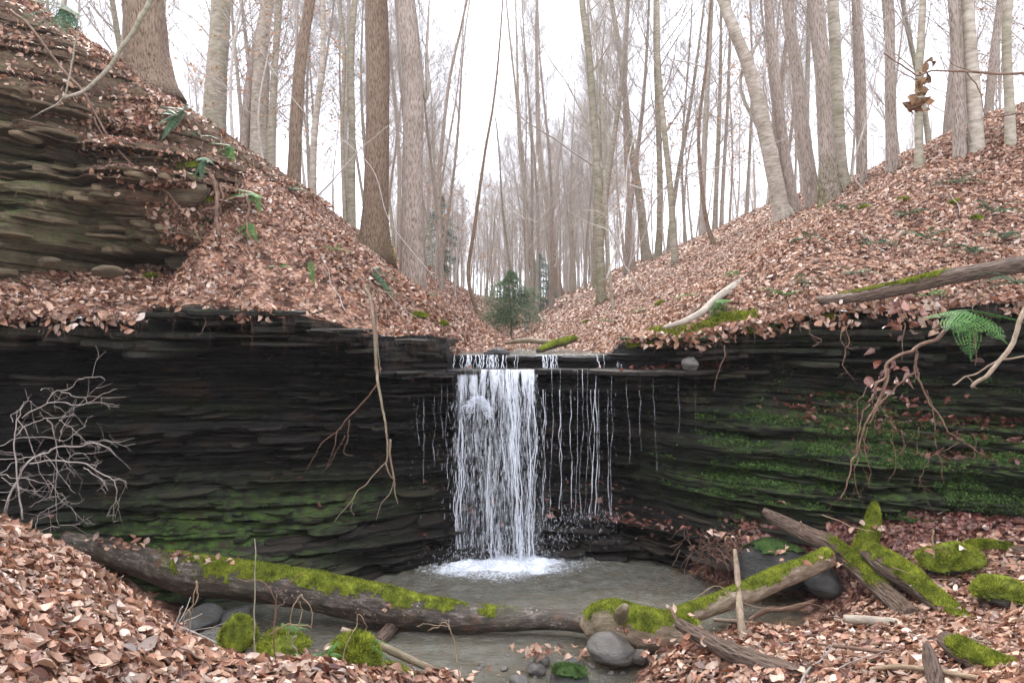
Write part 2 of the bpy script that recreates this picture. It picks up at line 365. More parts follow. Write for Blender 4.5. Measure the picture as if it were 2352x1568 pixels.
M['needle_far'] = mat_green('hazed_hemlock_needles', (.12, .18, .14, 1), (.22, .29, .22, 1), .7, .35)  # lighter than the near needles, haze painted into the green
def mat_water():
    t = NT("murky_pool_water"); c = t.coord("pos"); lv = t.sep(t.coord("lv"))
    n = t.noise(t.coord("pos", (1, 1.5, 1)), 16, 4, .6); n2 = t.noise(c, 5, 4)
    base = t.ramp(n2, [(.35, (.125, .112, .08, 1)), (.65, (.17, .17, .14, 1))])
    fm = t.rng(t.math('ADD', t.noise(t.coord("pos", (1, 1.3, 1)), 30, 7, .8), lv[0]), .93, 1.2)
    col = t.mix(fm, base, (.78, .82, .88, 1))
    t.done(col, t.rng(fm, 0, 1, .06, .6), .5, t.bump(n, .9, .05)); t.b.inputs["IOR"].default_value = 1.33
    tr = t.node("BsdfTransparent"); tr.inputs[0].default_value = (.72, .66, .5, 1); mx = t.node("MixShader")
    t.lk(t.math('MULTIPLY', t.rng(fm, 0, 1, 1, 0), lv[1]), mx.inputs[0])
    t.lk(t.b.outputs[0], mx.inputs[1]); t.lk(tr.outputs[0], mx.inputs[2]); t.lk(mx.outputs[0], t.out.inputs[0]); return t.m
M['water'] = mat_water()
def mat_white():
    t = NT("falling_water"); t.done((.88, .91, .95, 1), .25, .5)
    t.b.inputs["Transmission Weight"].default_value = .0
    tl = t.node("BsdfTranslucent"); tl.inputs[0].default_value = (.9, .93, 1, 1); m1 = t.node("MixShader"); m1.inputs[0].default_value = .35
    t.lk(t.b.outputs[0], m1.inputs[1]); t.lk(tl.outputs[0], m1.inputs[2])
    tr = t.node("BsdfTransparent"); mx = t.node("MixShader"); f = t.rng(t.noise(t.coord("pos", (1, 1, .22)), 60, 3), .35, .65, .35, .75)
    lv = t.sep(t.coord("lv")); f = t.math('MAXIMUM', f, lv[2])
    t.lk(f, mx.inputs[0]); t.lk(m1.outputs[0], mx.inputs[1]); t.lk(tr.outputs[0], mx.inputs[2]); t.lk(mx.outputs[0], t.out.inputs[0]); return t.m
M['white'] = mat_white()
def mat_veil():
    t = NT("thin_water_veil"); lv = t.sep(t.coord("lv")); t.done((.88, .91, .95, 1), .3, .4)
    n = t.noise(t.coord("lv", (150, 3.2, 1)), 1., 4, .7, .3); n2 = t.noise(t.coord("lv", (26, 2.2, 1)), 1., 3, .6)
    a = t.math('MULTIPLY', t.rng(n, .46, .68, 0, .8), t.rng(n2, .42, .66, 0, 1)); a = t.math('MULTIPLY', a, t.math('MULTIPLY', lv[2], .42))
    tr = t.node("BsdfTransparent"); mx = t.node("MixShader"); t.lk(a, mx.inputs[0]); t.lk(tr.outputs[0], mx.inputs[1]); t.lk(t.b.outputs[0], mx.inputs[2]); t.lk(mx.outputs[0], t.out.inputs[0]); return t.m
M['veil'] = mat_veil()

# ================================================================ SETTING: ground, cliff, pool
lipu = [(-4.6, 3.2, 1.75), (-3.8, 4.0, 1.75)] + [tuple(P(u, v, y)) for u, v, y in [(-200, 722, 4.35), (0, 722, 4.75), (200, 735, 4.9), (345, 742, 5.0), (362, 706, 5.1), (500, 705, 5.2), (700, 728, 5.4), (850, 765, 5.55), (905, 775, 5.72), (1025, 775, 5.9), (1042, 815, 6.15), (1200, 818, 6.2), (1400, 815, 6.15), (1432, 784, 6.02), (1600, 772, 5.85), (1800, 735, 5.6), (1900, 716, 5.4), (2100, 712, 5.2), (2352, 702, 5.0), (2600, 690, 4.7)]] + [(4.3, 4.3, 1.82), (5.2, 3.6, 1.85)]
lipu = np.array(lipu)
def _rim(x): return 1 - sst(-.62, -.45, x) + sst(.8, 1.0, x)
def lipy(x): return np.interp(x, lipu[:, 0], lipu[:, 1]) + _rim(np.asarray(x, float)) * (.07 * fbm(np.asarray(x, float) * 2.6, 5., 0, 3, 201) + .035 * fbm(np.asarray(x, float) * 13, 9., 0, 3, 202))
_lx = np.linspace(-5, 5.5, 1051); _k = np.ones(61) / 61
_ls = np.convolve(np.interp(_lx, lipu[:, 0], lipu[:, 1]), _k, 'same')
_ls[:31] = _ls[31]; _ls[-31:] = _ls[-32]
def lipys(x): return np.interp(x, _lx, _ls)
def lipz(x): return np.interp(x, lipu[:, 0], lipu[:, 2]) + _rim(np.asarray(x, float)) * (.03 * fbm(np.asarray(x, float) * 3.1, 2., 0, 3, 203) + .016 * fbm(np.asarray(x, float) * 15, 1., 0, 3, 204))
def sat(h, H, k): return H - k * np.log1p(np.exp(np.clip((H - h) / k, -40, 40))) + 0
def floor_z(y): return 1.455 + .0012 * np.clip(y - 9, 0, 21) ** 2 + np.clip(y - 30, 0, 200) * .03
def valley(x, y):
    ax = np.clip(-x - .02, 0, None)
    Lh = sat(1.53 + .6 * ax + .035 * np.minimum(ax, 4) ** 2, 4.6, .35) + .07 * np.clip(ax - 4.6, 0, 60)
    rx = np.clip(x - .72 + .62 * sst(7.5, 16, y), -1, None)
    Rh = sat(1.48 + .57 * rx, 4.55, .4) + .06 * np.clip(x - 6.5, 0, 60)
    side = np.where(x < 0, Lh, Rh)
    f = floor_z(y)
    kf = sst(34, 72, y); side = side * (1 - kf) + 3.6 * kf
    h = smax(side + (f - 1.455), f, .06)
    return h + (.16 * fbm(x * .45, y * .45, 0, 4, 3) + .03 * fbm(x * 2.5, y * 2.5, 0, 3, 5)) * sst(.05, .9, np.abs(x - .15) - .5)
def hup(x, y):
    x, y = np.broadcast_arrays(np.asarray(x, float), np.asarray(y, float))
    w = y - lipy(x); z0 = lipz(x); v = valley(x, y)
    rl = z0 + .02 + .14 * np.clip(w, 0, .4) + 1.02 * np.clip(w - .3, 0, None)
    rll = z0 + .02 + .27 * np.clip(w, 0, 1.2) + 3.0 * np.clip(w - 1.55, 0, None)
    k = sst(-2.55, -2.15, x); rl = rl * k + rll * (1 - k)
    rr = z0 + .03 + .52 * np.clip(w, 0, None)
    ramp = np.where(x < 0, rl, rr) + .05 * fbm(x * 2.2, y * 2.2, 0, 4, 9)
    h = smin(v, ramp, .12)
    cc = sst(-.66, -.4, x + .25 * sst(.4, 2.5, w)) * (1 - sst(.72, .98, x)) * (1 - sst(1.5, 3.2, w)); h = h * (1 - cc) + np.minimum(h, 1.462 + .02 * w) * cc
    s = sst(0, .1, w)
    return z0 * (1 - s) + h * s
def gz(x, y): return float(hup(np.array([x]), np.array([y]))[0])
# upstream ground sheet, starts on the lip line
xs = np.unique(np.concatenate([lipu[1:-1, 0], -4.5 - np.geomspace(.08, 60, 46)[::-1], np.arange(-4.5, 4.8, .035), 4.8 + np.geomspace(.08, 60, 46)]))
ws = np.concatenate([np.arange(0, 3.2, .035), 3.2 + np.geomspace(.04, 110, 150)])
Xg, Wg = np.meshgrid(xs, ws, indexing='ij'); Yg = lipy(Xg) + Wg
GU = np.stack([Xg, Yg, hup(Xg, Yg)], -1)
tag(MB().add(GU, grid_quads(*GU.shape[:2])).build("ground", M['soil']), kind="structure")

# layered beds: horizontal push-out of the face as a function of along and height
LB = np.cumsum(np.clip(R.lognormal(-3.5, .75, 130), .008, .14)); LO = R.normal(0, .038, 131) - .12 * (R.random(131) < .13); LS = R.integers(0, 900, 131); LJ = R.random(131) < .3
def strata(x, z, amp=1., off=0.):
    zz = z + .035 * x + .03 * fbm(x * .7, 0, 0, 2, 41) + .006 * fbm(x * 6, z * 4, 0, 2, 42) + off
    i = np.searchsorted(LB, zz + .8); o = LO[i]; sd = LS[i]
    lo = np.where(i > 0, LB[np.maximum(i - 1, 0)], 0); f = np.clip((zz + .8 - lo) / (LB[np.minimum(i, 129)] - lo), 0, 1)
    a = .13 * fbm(x * 1.3, sd * 3.3, 0, 4, 51) + LJ[np.minimum(i, 130)] * .05 * np.tanh(9 * fbm(x * 1.9, sd * 5.7, 0, 3, 52))
    return amp * (o + a + .012 * (2 * f - 1) ** 2 + .016 * fbm(x * 11, z * 55, 0, 4, 53) + .16 * fbm(x * 1.5, z * 2.6, 0, 4, 54) + .05 * fbm(x * 5, z * 13, 0, 4, 55))
def prof(z, t): t = np.array(t); return np.interp(z, t[:, 0], t[:, 1])
PL = [(-.3, -.6), (0, -.52), (.15, -.36), (.35, .02), (.5, .3), (.7, .5), (.95, .62), (.96, .52), (1.05, .54), (1.06, .72), (1.3, .85), (1.5, .8), (1.6, .6), (1.64, .45), (1.655, .1), (1.68, .02), (1.9, 0)]
PC = [(-.3, -.18), (0, -.14), (.08, -.2), (.12, -.1), (.2, -.18), (.26, -.2), (.275, .12), (.4, .2), (.7, .38), (1., .4), (1.2, .25), (1.215, -.02), (1.24, 0), (1.3, .06), (1.335, .0), (1.35, -.2), (1.372, -.2), (1.378, .03), (1.43, .03), (1.44, -.02), (1.6, 0)]
PR = [(-.3, -.7), (.2, -.5), (.5, -.32), (.62, -.3), (.64, -.12), (.85, -.1), (.87, .06), (1.02, .08), (1.04, .2), (1.2, .3), (1.36, .42), (1.5, .38), (1.56, .14), (1.62, .08), (1.7, .01), (1.9, 0)]
def face_y(x, z):
    zl = lipz(x); wl_ = 1 - sst(-1.35, -.85, x); wr = sst(.85, 1.5, x); wc = 1 - wl_ - wr
    shift = np.where(x < 0, (zl - 1.75) * sst(.9, 1.7, z), (zl - 1.75) * sst(.9, 1.7, z) * wr)
    y = wl_ * prof(z - shift, PL) + wc * prof(z, PC) + wr * prof(z - shift * .8, PR)
    st = strata(x, z) * (1 - .9 * sst(1.3, 1.34, z) * wc) * (1 - .8 * sst(-.07, 0, z - zl)) * (1 - .45 * (1 - sst(.2, .5, z)) * wl_)
    # the mossy foot slope and the block edge beneath the left lip
    kk = sst(.1, .22, zl - z)
    return lipy(x) * (1 - kk) + lipys(x) * kk + y + st
fx = np.unique(np.r_[np.arange(-4.6, 5.2, .014), lipu[1:-1, 0]]); ft = np.linspace(0, 1, 300)
Xf, Tf = np.meshgrid(fx, ft, indexing='ij'); Zf = -.3 + (lipz(Xf) + .3) * Tf
Yf = face_y(Xf, Zf)
GF = np.stack([Xf, Yf, Zf], -1)
_e = fx; _z = lipz(_e); _y = lipy(_e)
GFX = np.concatenate([GF, np.stack([_e, _y + .05, _z - .006], 1)[:, None], np.stack([_e, _y + .4, _z - .03], 1)[:, None]], 1)
def blob(x, z, cx, cz, rx, rz): return np.exp(-(((x - cx) / rx) ** 2 + ((z - cz) / rz) ** 2))
def moss_at(x, z): return np.clip(1.25 * blob(x, z, -2.0, .28, .75, .26) + .5 * blob(x, z, -1.2, .45, .5, .12) + 1.1 * blob(x, z, 2.35, .85, .75, .3) + 1.0 * blob(x, z, 1.6, .55, .5, .14) + .9 * blob(x, z, 3.2, .85, .8, .3) + .5 * blob(x, z, 2.0, 1.65, .5, .1) + .45 * blob(x, z, -2.3, 1.1, .6, .05), 0, 1.2)
mossF = moss_at(Xf, Zf)
mossF = np.where((Zf > lipz(Xf) - .035) & (Xf > .85) & (Xf < 2.2), 1.2, mossF)
AF = np.stack([mossF, np.where((Xf < -1.) & (Zf > lipz(Xf) - .02), .8, 0), 0 * Xf], -1)
AFX = np.concatenate([AF, AF[:, -1:], AF[:, -1:]], 1)
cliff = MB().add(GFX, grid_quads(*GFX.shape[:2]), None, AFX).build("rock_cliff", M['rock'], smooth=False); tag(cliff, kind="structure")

# broken shale plates standing out of the beds
rl_ = np.random.default_rng(404)
def plate(mb, x0, x1, zt, th, front, depth, jag=.02, moss=0., tint=0., dip=0., seed=0, soil=0.):
    n = max(6, int((x1 - x0) / .028)); x = np.linspace(x0, x1, n); e = 1 - np.abs(np.linspace(-1, 1, n)) ** 5
    yf = front(x) + (1 - e) * depth * .7 + jag * fbm(x * 13, seed * 3.1, 0, 4, 6) + .6 * jag * np.sign(fbm(x * 7, seed, 0, 2, 7)) * rl_.random()
    zt_ = zt + dip * (x - x0) + th * .18 * fbm(x * 9, seed, 0, 3, 8); tb = th * (.6 + .4 * e) * (1 + .25 * fbm(x * 8, seed, 5, 3, 9)); yb = front(x) + depth
    rows = [(yb, zt_ + .004), (yf + .025, zt_), (yf, zt_ - tb * .25), (yf + .004 + tb * .1, zt_ - tb * .8), (yf + .02 + tb * .3, zt_ - tb), (yb, zt_ - tb * 1.05)]
    G = np.stack([np.stack([x, y, z], 1) for y, z in rows], 1); A = np.zeros_like(G); A[..., 0] = moss; A[..., 1] = soil; A[..., 2] = tint
    mb.add(G, grid_quads(*G.shape[:2]), None, A); c0 = len(rows); b = (n - 1) * c0
    mb.q.append(np.array([[0, 1, 4, 5], [1, 2, 3, 4], [b + 5, b + 4, b + 1, b], [b + 4, b + 3, b + 2, b + 1]]) + mb.n - n * c0)
PLT = MB()
for i in range(900):
    left = rl_.random() < .5; x = rl_.uniform(-3.6, -.5) if left else rl_.uniform(-.5, 3.8); zl = float(lipz(x)); z = rl_.uniform(.05, zl - .06)
    if -.45 < x < .8 and z > 1.15: continue
    w = float(np.clip(rl_.lognormal(-1.6, .6), .06, .75)); th = float(np.clip(rl_.lognormal(-4.1, .55), .006, .05)); xs_ = np.linspace(x - w / 2, x + w / 2, 7); yy = face_y(xs_, np.full(7, z)); pr = rl_.uniform(-.01, .085) + (.12 if rl_.random() < .13 else 0)
    y0 = np.median(yy) - pr
    plate(PLT, x - w / 2, x + w / 2, z, th, lambda q, y0=y0, yy=yy, xs_=xs_: y0 + .6 * (np.interp(q, xs_, yy) - np.median(yy)), rl_.uniform(.15, .3), .035, float(moss_at(x, z)) * .9, 1. if rl_.random() < .13 else rl_.uniform(0, .3), rl_.normal(0, .02) - .03, i)
ys_ = lipys
for x0, x1, zt, th, fr, dp, ms in [(-.47, .92, 1.468, .045, lambda q: ys_(q) - .035,   .6, 0), (-.9, 1.56, 1.372, .042, lambda q: ys_(q) - .2 - .11 * (sst(.75, 1.1, q) + 1 - sst(-.7, -.48, q)) + .025 * np.sin(q * 7), .6, 0), (.1, .92, 1.222, .03, lambda q: ys_(q) - .13, .5, 0), (-1.0, -.1, 1.2, .03, lambda q: ys_(q) - .02, .5, 0),
      (.86, 1.75, 1.612, .032, lambda q: lipy(q) - .07, .4, 1.1), (.9, 1.5, 1.565, .02, lambda q: lipy(q) - .03, .4, .6), (1.25, 2.3, 1.53, .035, lambda q: lipy(q) - .0, .5, .3), (1.7, 2.9, 1.66, .05, lambda q: lipy(q) - .05, .5, .4), (2.5, 3.6, 1.7, .06, lambda q: lipy(q) - .04, .5, .2), (2.0, 3.1, 1.58, .035, lambda q: lipy(q) + .03, .5, .5),
      (-.9, -.44, 1.6, .05, lambda q: lipy(q) - .06, .4, .1), (-.98, -.44, 1.5, .04, lambda q: lipy(q) - .04, .4, .1), (-2.3, -1.35, 1.79, .045, lambda q: lipy(q) - .1, .4, .3), (-1.45, -.95, 1.665, .03, lambda q: lipy(q) - .07, .4, 0), (-3.3, -2.35, 1.66, .06, lambda q: lipy(q) - .02, .5, .2)]:
    plate(PLT, x0, x1, zt, th, fr, dp, .04, ms, .4 if 1.3 < zt < 1.4 else .12, 0., int(x0 * 50 + zt * 100))
for i in range(46):                                      # flakes on the left wall, highlights put into their pale tint
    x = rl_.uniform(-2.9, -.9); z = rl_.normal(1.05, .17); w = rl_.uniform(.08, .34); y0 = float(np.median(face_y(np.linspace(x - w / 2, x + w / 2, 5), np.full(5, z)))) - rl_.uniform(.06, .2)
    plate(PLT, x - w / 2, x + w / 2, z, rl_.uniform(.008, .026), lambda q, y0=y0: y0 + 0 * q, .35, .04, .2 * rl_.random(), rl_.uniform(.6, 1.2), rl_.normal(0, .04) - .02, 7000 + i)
for i in range(70):                                      # thick ragged beds under the right rim and the left rim
    rt_ = i < 44; x = rl_.uniform(1.3, 3.7) if rt_ else rl_.uniform(-3.3, -1.0); zl = float(lipz(x)); z = zl - rl_.uniform(.03, .34 if rt_ else .2); w = rl_.uniform(.15, .8); off = rl_.uniform(-.03, .1) - (zl - z) * .35
    plate(PLT, x - w / 2, x + w / 2, z, rl_.uniform(.015, .055), lambda q, off=off: lipy(q) - off, .5, .045, .55 * rl_.random() if rt_ else .2, rl_.uniform(.1, .6), rl_.normal(0, .03), 8000 + i)
for i in range(95):                                      # low wet broken steps behind the pool
    z = rl_.uniform(.02, .29); x = rl_.uniform(-1.6, 1.75); w = float(np.clip(rl_.lognormal(-1.3, .5), .1, .8)); off = .2 + (.29 - z) * (.75 if x > -.3 else .35) + rl_.normal(0, .035)
    plate(PLT, x - w / 2, x + w / 2, z, rl_.uniform(.015, .05), lambda q, off=off: ys_(q) - off, .5, .06, .0, rl_.uniform(.05, .4) + .3 * (rl_.random() < .1), rl_.normal(0, .04), 5000 + i)
tag(PLT.build("rock_ledges", M['rock'], smooth=False), kind="structure")

# upper outcrop on the left, above the leafy shelf
ux = np.arange(-5.2, -1.75, .014); ut = np.linspace(0, 1, 330)
def out_y(x, z):
    yb = lipy(x) + .82
    y = yb + .16 * np.clip(z - 2.1, 0, 1.) + .62 * np.clip(z - 3.0, 0, .6) + 1.0 * np.clip(z - 3.5, 0, None)
    y = y + 1.0 * np.exp(-((x + 2.78) / .48) ** 4 - ((z - 2.1) / .115) ** 4) + .25 * blob(x, z, -3.4, 2.75, .14, .4) - .1 * blob(x, z, -2.9, 2.6, .35, .22)
    k = 1 - sst(3.0, 3.5, z + .5 * (x + 3))
    y = y + strata(x, z, 1.5, .33) * (.25 + .75 * k) + .1 * fbm(x * 2.4, z * 3, 0, 4, 77) + k * .14 * np.abs(fbm(x * 2.1, z * 2.6, 0, 3, 78)) + .035 * fbm(x * 10, z * 14, 0, 4, 79)
    return y + 1.8 * np.clip(x + 2.42 - .25 * fbm(z * 2.5, 0, 0, 3, 4), 0, None)
ztop = 1.58 + .68 * np.abs(ux) + .12
Xu, Tu = np.meshgrid(ux, ut, indexing='ij'); Zu = 1.85 + (ztop[:, None] - 1.85) * Tu
Yu = out_y(Xu, Zu)
PO = MB()
for i in range(230):
    x = rl_.uniform(-4.6, -2.3); z = rl_.uniform(2.0, 3.0 - .55 * (x + 2.6)); w = float(np.clip(rl_.lognormal(-1.7, .6), .06, .6)); th = float(np.clip(rl_.lognormal(-3.6, .6), .008, .09))
    if abs(x + 2.78) < .5 and z < 2.27: continue
    xs_ = np.linspace(x - w / 2, x + w / 2, 5); yy = out_y(xs_, np.full(5, z)); y0 = np.median(yy) - rl_.uniform(0, .07)
    plate(PO, x - w / 2, x + w / 2, z, th, lambda q, y0=y0: y0 + 0 * q, .25, .04, .3 * rl_.random(), rl_.random() * .3, -.08 + rl_.normal(0, .03), 900 + i, .3 * (z > 2.7))
tag(PO.build('outcrop_ledges', M['rock_up'], smooth=False), kind='structure')
back = sst(.93, 1, Tu); Yu = Yu + .5 * back; 
GO = np.stack([Xu, Yu, Zu], -1)
soilU = sst(-.3, .3, Zu - (2.2 + .95 * (-2.45 - Xu)) + .25 * fbm(Xu * 3, Zu * 3, 0, 3, 8))
mossU = np.clip(.25 + .8 * blob(Xu, Zu, -3.7, 3.2, .5, .5) + .5 * blob(Xu, Zu, -3.0, 2.45, .8, .3) + .8 * blob(Xu, Zu, -2.35, 2.6, .3, .35), 0, 1)
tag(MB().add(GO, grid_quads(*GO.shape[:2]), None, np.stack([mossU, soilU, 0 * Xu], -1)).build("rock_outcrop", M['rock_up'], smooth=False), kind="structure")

# lower ground: banks in front of the pool and the pool bed
cp = [P(*a) for a in [(100,1540,2.),(500,1540,2.5),(800,1535,3.),(1040,1550,3.45),(0,1240,3.6),(200,1312,3.65),(300,1392,3.6),(420,1462,3.5),(520,1520,3.4),(-250,1210,3.6),(-300,1500,1.6),(700,1520,3.2),(600,1522,2.9),(480,1490,2.9),(800,1550,2.7),(900,1562,3.1),(300,1400,2.7),
      (1650,1185,5.7),(1720,1235,5.25),(1900,1185,5.35),(2352,1150,5.05),(2320,1290,4.25),(2000,1400,4.3),(2130,1400,4.05),(1600,1500,3.7),(1800,1500,3.75),(1700,1560,3.3),(2000,1500,3.45),(2300,1540,2.7),(2100,1290,4.55),(2352,1210,4.65),(2650,1300,3.8),(2800,1150,4.7),(1860,1445,4.25),(1950,1380,4.55),(1700,1448,4.2),(1900,1250,5.0),(2500,1540,2.4)]]
cp += [np.array(a) for a in [(-2.3,4.95,.2),(-3.2,4.7,.45),(-4.2,4.2,.6),(-1.6,4.35,-.06),(-1.25,3.95,0.),(-.95,3.7,-.02),(-1.7,3.9,.0),(-2.3,4.2,.2),(-1.,5.3,-.25),(-.3,5.7,-.3),(.7,5.7,-.22),(1.2,5.3,-.12),(-.5,4.5,-.22),(.4,4.6,-.22),(1.3,4.75,-.1),(0,4.1,-.14),(-.3,3.6,-.05),(.45,3.6,-.05),(.3,3.2,-.05),(-.2,3.2,-.04),(.9,4.35,-.12),(1.55,4.75,-.06),(-1.,6.2,-.3),(1.,6.4,-.3),(2.5,6.,.5),(-3,6.,.4),(.6,3.0,.0),(0,2.2,.0),(-1,1.2,.75),(-3,1.2,.9),(2.,1.2,.55),(1.2,2.2,.35),(3.2,2.4,.6),(.3,1.2,.2),(-4.5,3,1.),(4.8,3.,.75),(4.8,5.5,.75),(-4.5,6,.7),(1.75,4.75,0.02),(1.85,4.95,.04)]]
cp = np.array(cp)
def tps(a, b):
    r = np.hypot(a[:, None, 0] - b[None, :, 0], a[:, None, 1] - b[None, :, 1]); return np.where(r > 0, r * r * np.log(r + 1e-12), 0)
n_ = len(cp); K_ = tps(cp, cp) + np.eye(n_) * 1e-4; P_ = np.c_[np.ones(n_), cp[:, :2]]
sol = np.linalg.solve(np.block([[K_, P_], [P_.T, np.zeros((3, 3))]]), np.r_[cp[:, 2], np.zeros(3)])
def hlow(x, y):
    x, y = np.broadcast_arrays(np.asarray(x, float), np.asarray(y, float)); q = np.c_[x.ravel(), y.ravel()]
    z = (tps(q, cp) @ sol[:n_] + np.c_[np.ones(len(q)), q] @ sol[n_:]).reshape(x.shape)
    d = sst(.0, .12, z)
    return z + (.045 * fbm(x * 2.3, y * 2.3, 0, 4, 21) + .012 * fbm(x * 9, y * 9, 0, 3, 22)) * (.35 + .65 * d)
def lz(x, y): return float(hlow(np.array([x]), np.array([y]))[0])
lx = np.arange(-4.6, 5., .035); ly = np.arange(1., 6.4, .035)
Xl, Yl = np.meshgrid(lx, ly, indexing='ij'); Zl = hlow(Xl, Yl); GL = np.stack([Xl, Yl, Zl], -1)
tag(MB().add(GL, grid_quads(*GL.shape[:2])).build("lower_ground", M['soil']), kind="structure")

# pool and outflow, then the thin stream above the lip
px_ = np.arange(-2.6, 2.3, .012); py_ = np.arange(2.6, 6.35, .012)
Xp, Yp = np.meshgrid(px_, py_, indexing='ij')
dI = np.hypot((Xp + .12) / 1.15, (Yp - 5.72)); dI2 = np.hypot((Xp - .55) / 1.2, Yp - 5.85)
amp = .008 + .02 * np.exp(-(dI / .45) ** 2) + .009 * np.exp(-(dI / 1.3) ** 2)
Zp = amp * fbm(Xp * 12, Yp * 16, 0, 3, 31) + .007 * np.sin(dI * 44 + 1.5 * fbm(Xp * 3, Yp * 3, 0, 2, 39)) * np.exp(-dI * .8) + .003 * fbm(Xp * 5, Yp * 9, 0, 3, 33)
rif = sst(3.95, 3.6, Yp); Zp = Zp + rif * .02 * fbm(Xp * 9, Yp * 11, 0, 3, 35)
dW = dI + .12 * fbm(Xp * 6, Yp * 8, 0, 3, 37)
foam = .5 * np.exp(-(dW / .4) ** 2) + .31 * np.exp(-(dW / .95) ** 2) + .16 * np.exp(-(dI2 / .6) ** 2) + .12 * rif + .06 * np.exp(-(np.hypot(Xp - 1.4, Yp - 4.55) / .35) ** 2) + .05 * np.exp(-dI * .8)
AP = np.stack([foam - .02, .28 + .4 * sst(-.11, -.03, hlow(Xp, Yp)), 0 * Xp], -1)
pool = MB().add(np.stack([Xp, Yp, Zp], -1), grid_quads(*Xp.shape), None, AP).build("water", M['water']); tag(pool, kind="structure")
sx = np.arange(-.5, .9, .02); sy = np.arange(0., 3., .02)
Xs, Ws = np.meshgrid(sx, sy, indexing='ij'); Ys = lipy(np.clip(Xs, -.42, .74)) + Ws
Zs = 1.478 + .004 * fbm(Xs * 14, Ys * 9, 0, 3, 61) + .006 * Ws - .03 * np.exp(-Ws / .02)
tag(MB().add(np.stack([Xs, Ys, Zs], -1), grid_quads(*Xs.shape), None, np.stack([.33 + .18 * np.exp(-Ws / .12), .2 + 0 * Xs, 0 * Xs], -1)).build("stream_water", M['water']), kind="structure")

# ================================================================ leaf litter
rg = np.random.default_rng(5)
def cellc(G): return (G[1:, 1:] + G[:-1, :-1]) / 2
def in_stream(x, y): return (x > -.46) & (x < .78) & (y < 7.6)
def bare(p, f=1.1, s=12): return fbm(p[..., 0] * f, p[..., 1] * f, p[..., 2] * f, 3, s)
C = cellc(GU); dist = C[..., 1]
viewm = in_view(C.reshape(-1, 3), .5).reshape(dist.shape)
base = viewm & ~in_stream(C[..., 0], C[..., 1]) & (C[..., 1] < 75)
steep = np.clip((C[..., 2] - (lipz(C[..., 0]) + .05)) / .3, 0, 1)
left_soil = (C[..., 0] < -1.0) & (C[..., 0] > -2.6) & (C[..., 1] < lipy(C[..., 0]) + 1.0)
lipband = sst(.35, .05, C[..., 1] - lipy(C[..., 0])) * (C[..., 0] < -.5)
dens0 = np.where(left_soil, .12 + 1. * sst(-.12, .12, bare(C, 2.2)), .22 + .78 * sst(-.26, -.05, bare(C, 1.9, 19))) * (1 - .6 * lipband * (fbm(C[..., 0] * 4, 0, 0, 3, 14) > -.1)) * (1 - .92 * np.exp(-(((C[..., 0] + 1.25) / .48) ** 2 + ((C[..., 1] - 5.72) / .27) ** 2) ** 2)) * (1 - .6 * np.exp(-((C[..., 0] + 2.9) / .5) ** 2 - ((C[..., 1] - 4.95) / .12) ** 2))
_, arU = grid_normals(GU)
def litter(G, maskf, y0, y1, size, cover, lod, mat, name, rgn, flip=1, lift=.012, tilt=.55, mb=None, cap=200000, curl=1.):
    Cc = cellc(G); m = maskf * ((Cc[..., 1] >= y0) & (Cc[..., 1] < y1)); N, ar = grid_normals(G); A_ = (ar * m).sum()
    n = int(min(cap, cover * A_ / (size * size * .33)))
    if n < 1: return
    p, nn = scatter(G, m, n, rgn, flip); own = mb is None; mb = MB() if own else mb
    leaves(mb, p, nn, size, rgn, lod, tilt, lift, curl)
    return mb
mb = MB()
litter(GU, base * dens0, 0, 7.4, .039, 2.2, 1, None, "", rg, mb=mb)
litter(GU, base * dens0, 7.4, 13, .042, 1.9, 2, None, "", rg, mb=mb, lift=.016, tilt=.5)
litter(GU, base * 1., 13, 24, .062, 1.4, 3, None, "", rg, mb=mb, lift=.03)
litter(GU, base * 1., 24, 75, .16, .9, 3, None, "", rg, mb=mb, lift=.05)
# leaves on the outcrop band and the cliff ledges
CO = cellc(GO); mO = sst(-.1, .25, CO[..., 2] - (2.45 + .95 * (-2.55 - CO[..., 0])) + .35 * bare(CO, 2.5)) * (.12 + sst(-.1, .2, bare(CO, 1.8, 44)))
litter(GO, mO, 0, 9, .04, 1.6, 1, None, "", rg, mb=mb, tilt=.7)
tag(mb.build("leaf_litter", M['leaf'], smooth=True), "dry brown beech leaves carpeting both slopes above the waterfall", "leaf litter", kind="stuff")
mb = MB()
CL = cellc(GL); dry = (CL[..., 2] > .03) * (1 - .97 * (CL[..., 0] < -.55) * (CL[..., 1] > 3.72 + .1 * fbm(CL[..., 0] * 3, 0, 0, 2, 5))) * in_view(CL.reshape(-1, 3), .9).reshape(CL.shape[:2])
back_ = sst(4.35, 4.75, CL[..., 1] + .15 * bare(CL, 2.5)) * (CL[..., 0] > 0)
leftgap = 1 - (CL[..., 0] < -.6) * sst(3.62, 3.75, CL[..., 1] + .35 * fbm(CL[..., 0] * 3, CL[..., 1] * 3, 0, 2, 5)) * .85
litter(GL, dry * (1 - back_) * leftgap * (.3 + .5 * sst(-.4, 0, bare(CL, 2.))), 1.2, 6.3, .046, 3.0, 1, None, "", rg, mb=mb, lift=.022, tilt=.42, curl=.95)
tag(mb.build("leaf_litter", M['leaf']), "dry curled leaves heaped on the near banks of the pool", "leaf litter", kind="stuff")
mb = MB()
litter(GL, dry * (.06 + back_ + (CL[..., 0] < -.9) * (CL[..., 1] > 3.45) * .8), 1.8, 6.3, .042, 2.2, 1, None, "", rg, mb=mb, lift=.02)
CF = cellc(GF); NF, _ = grid_normals(GF); up = np.abs(NF[..., 2])
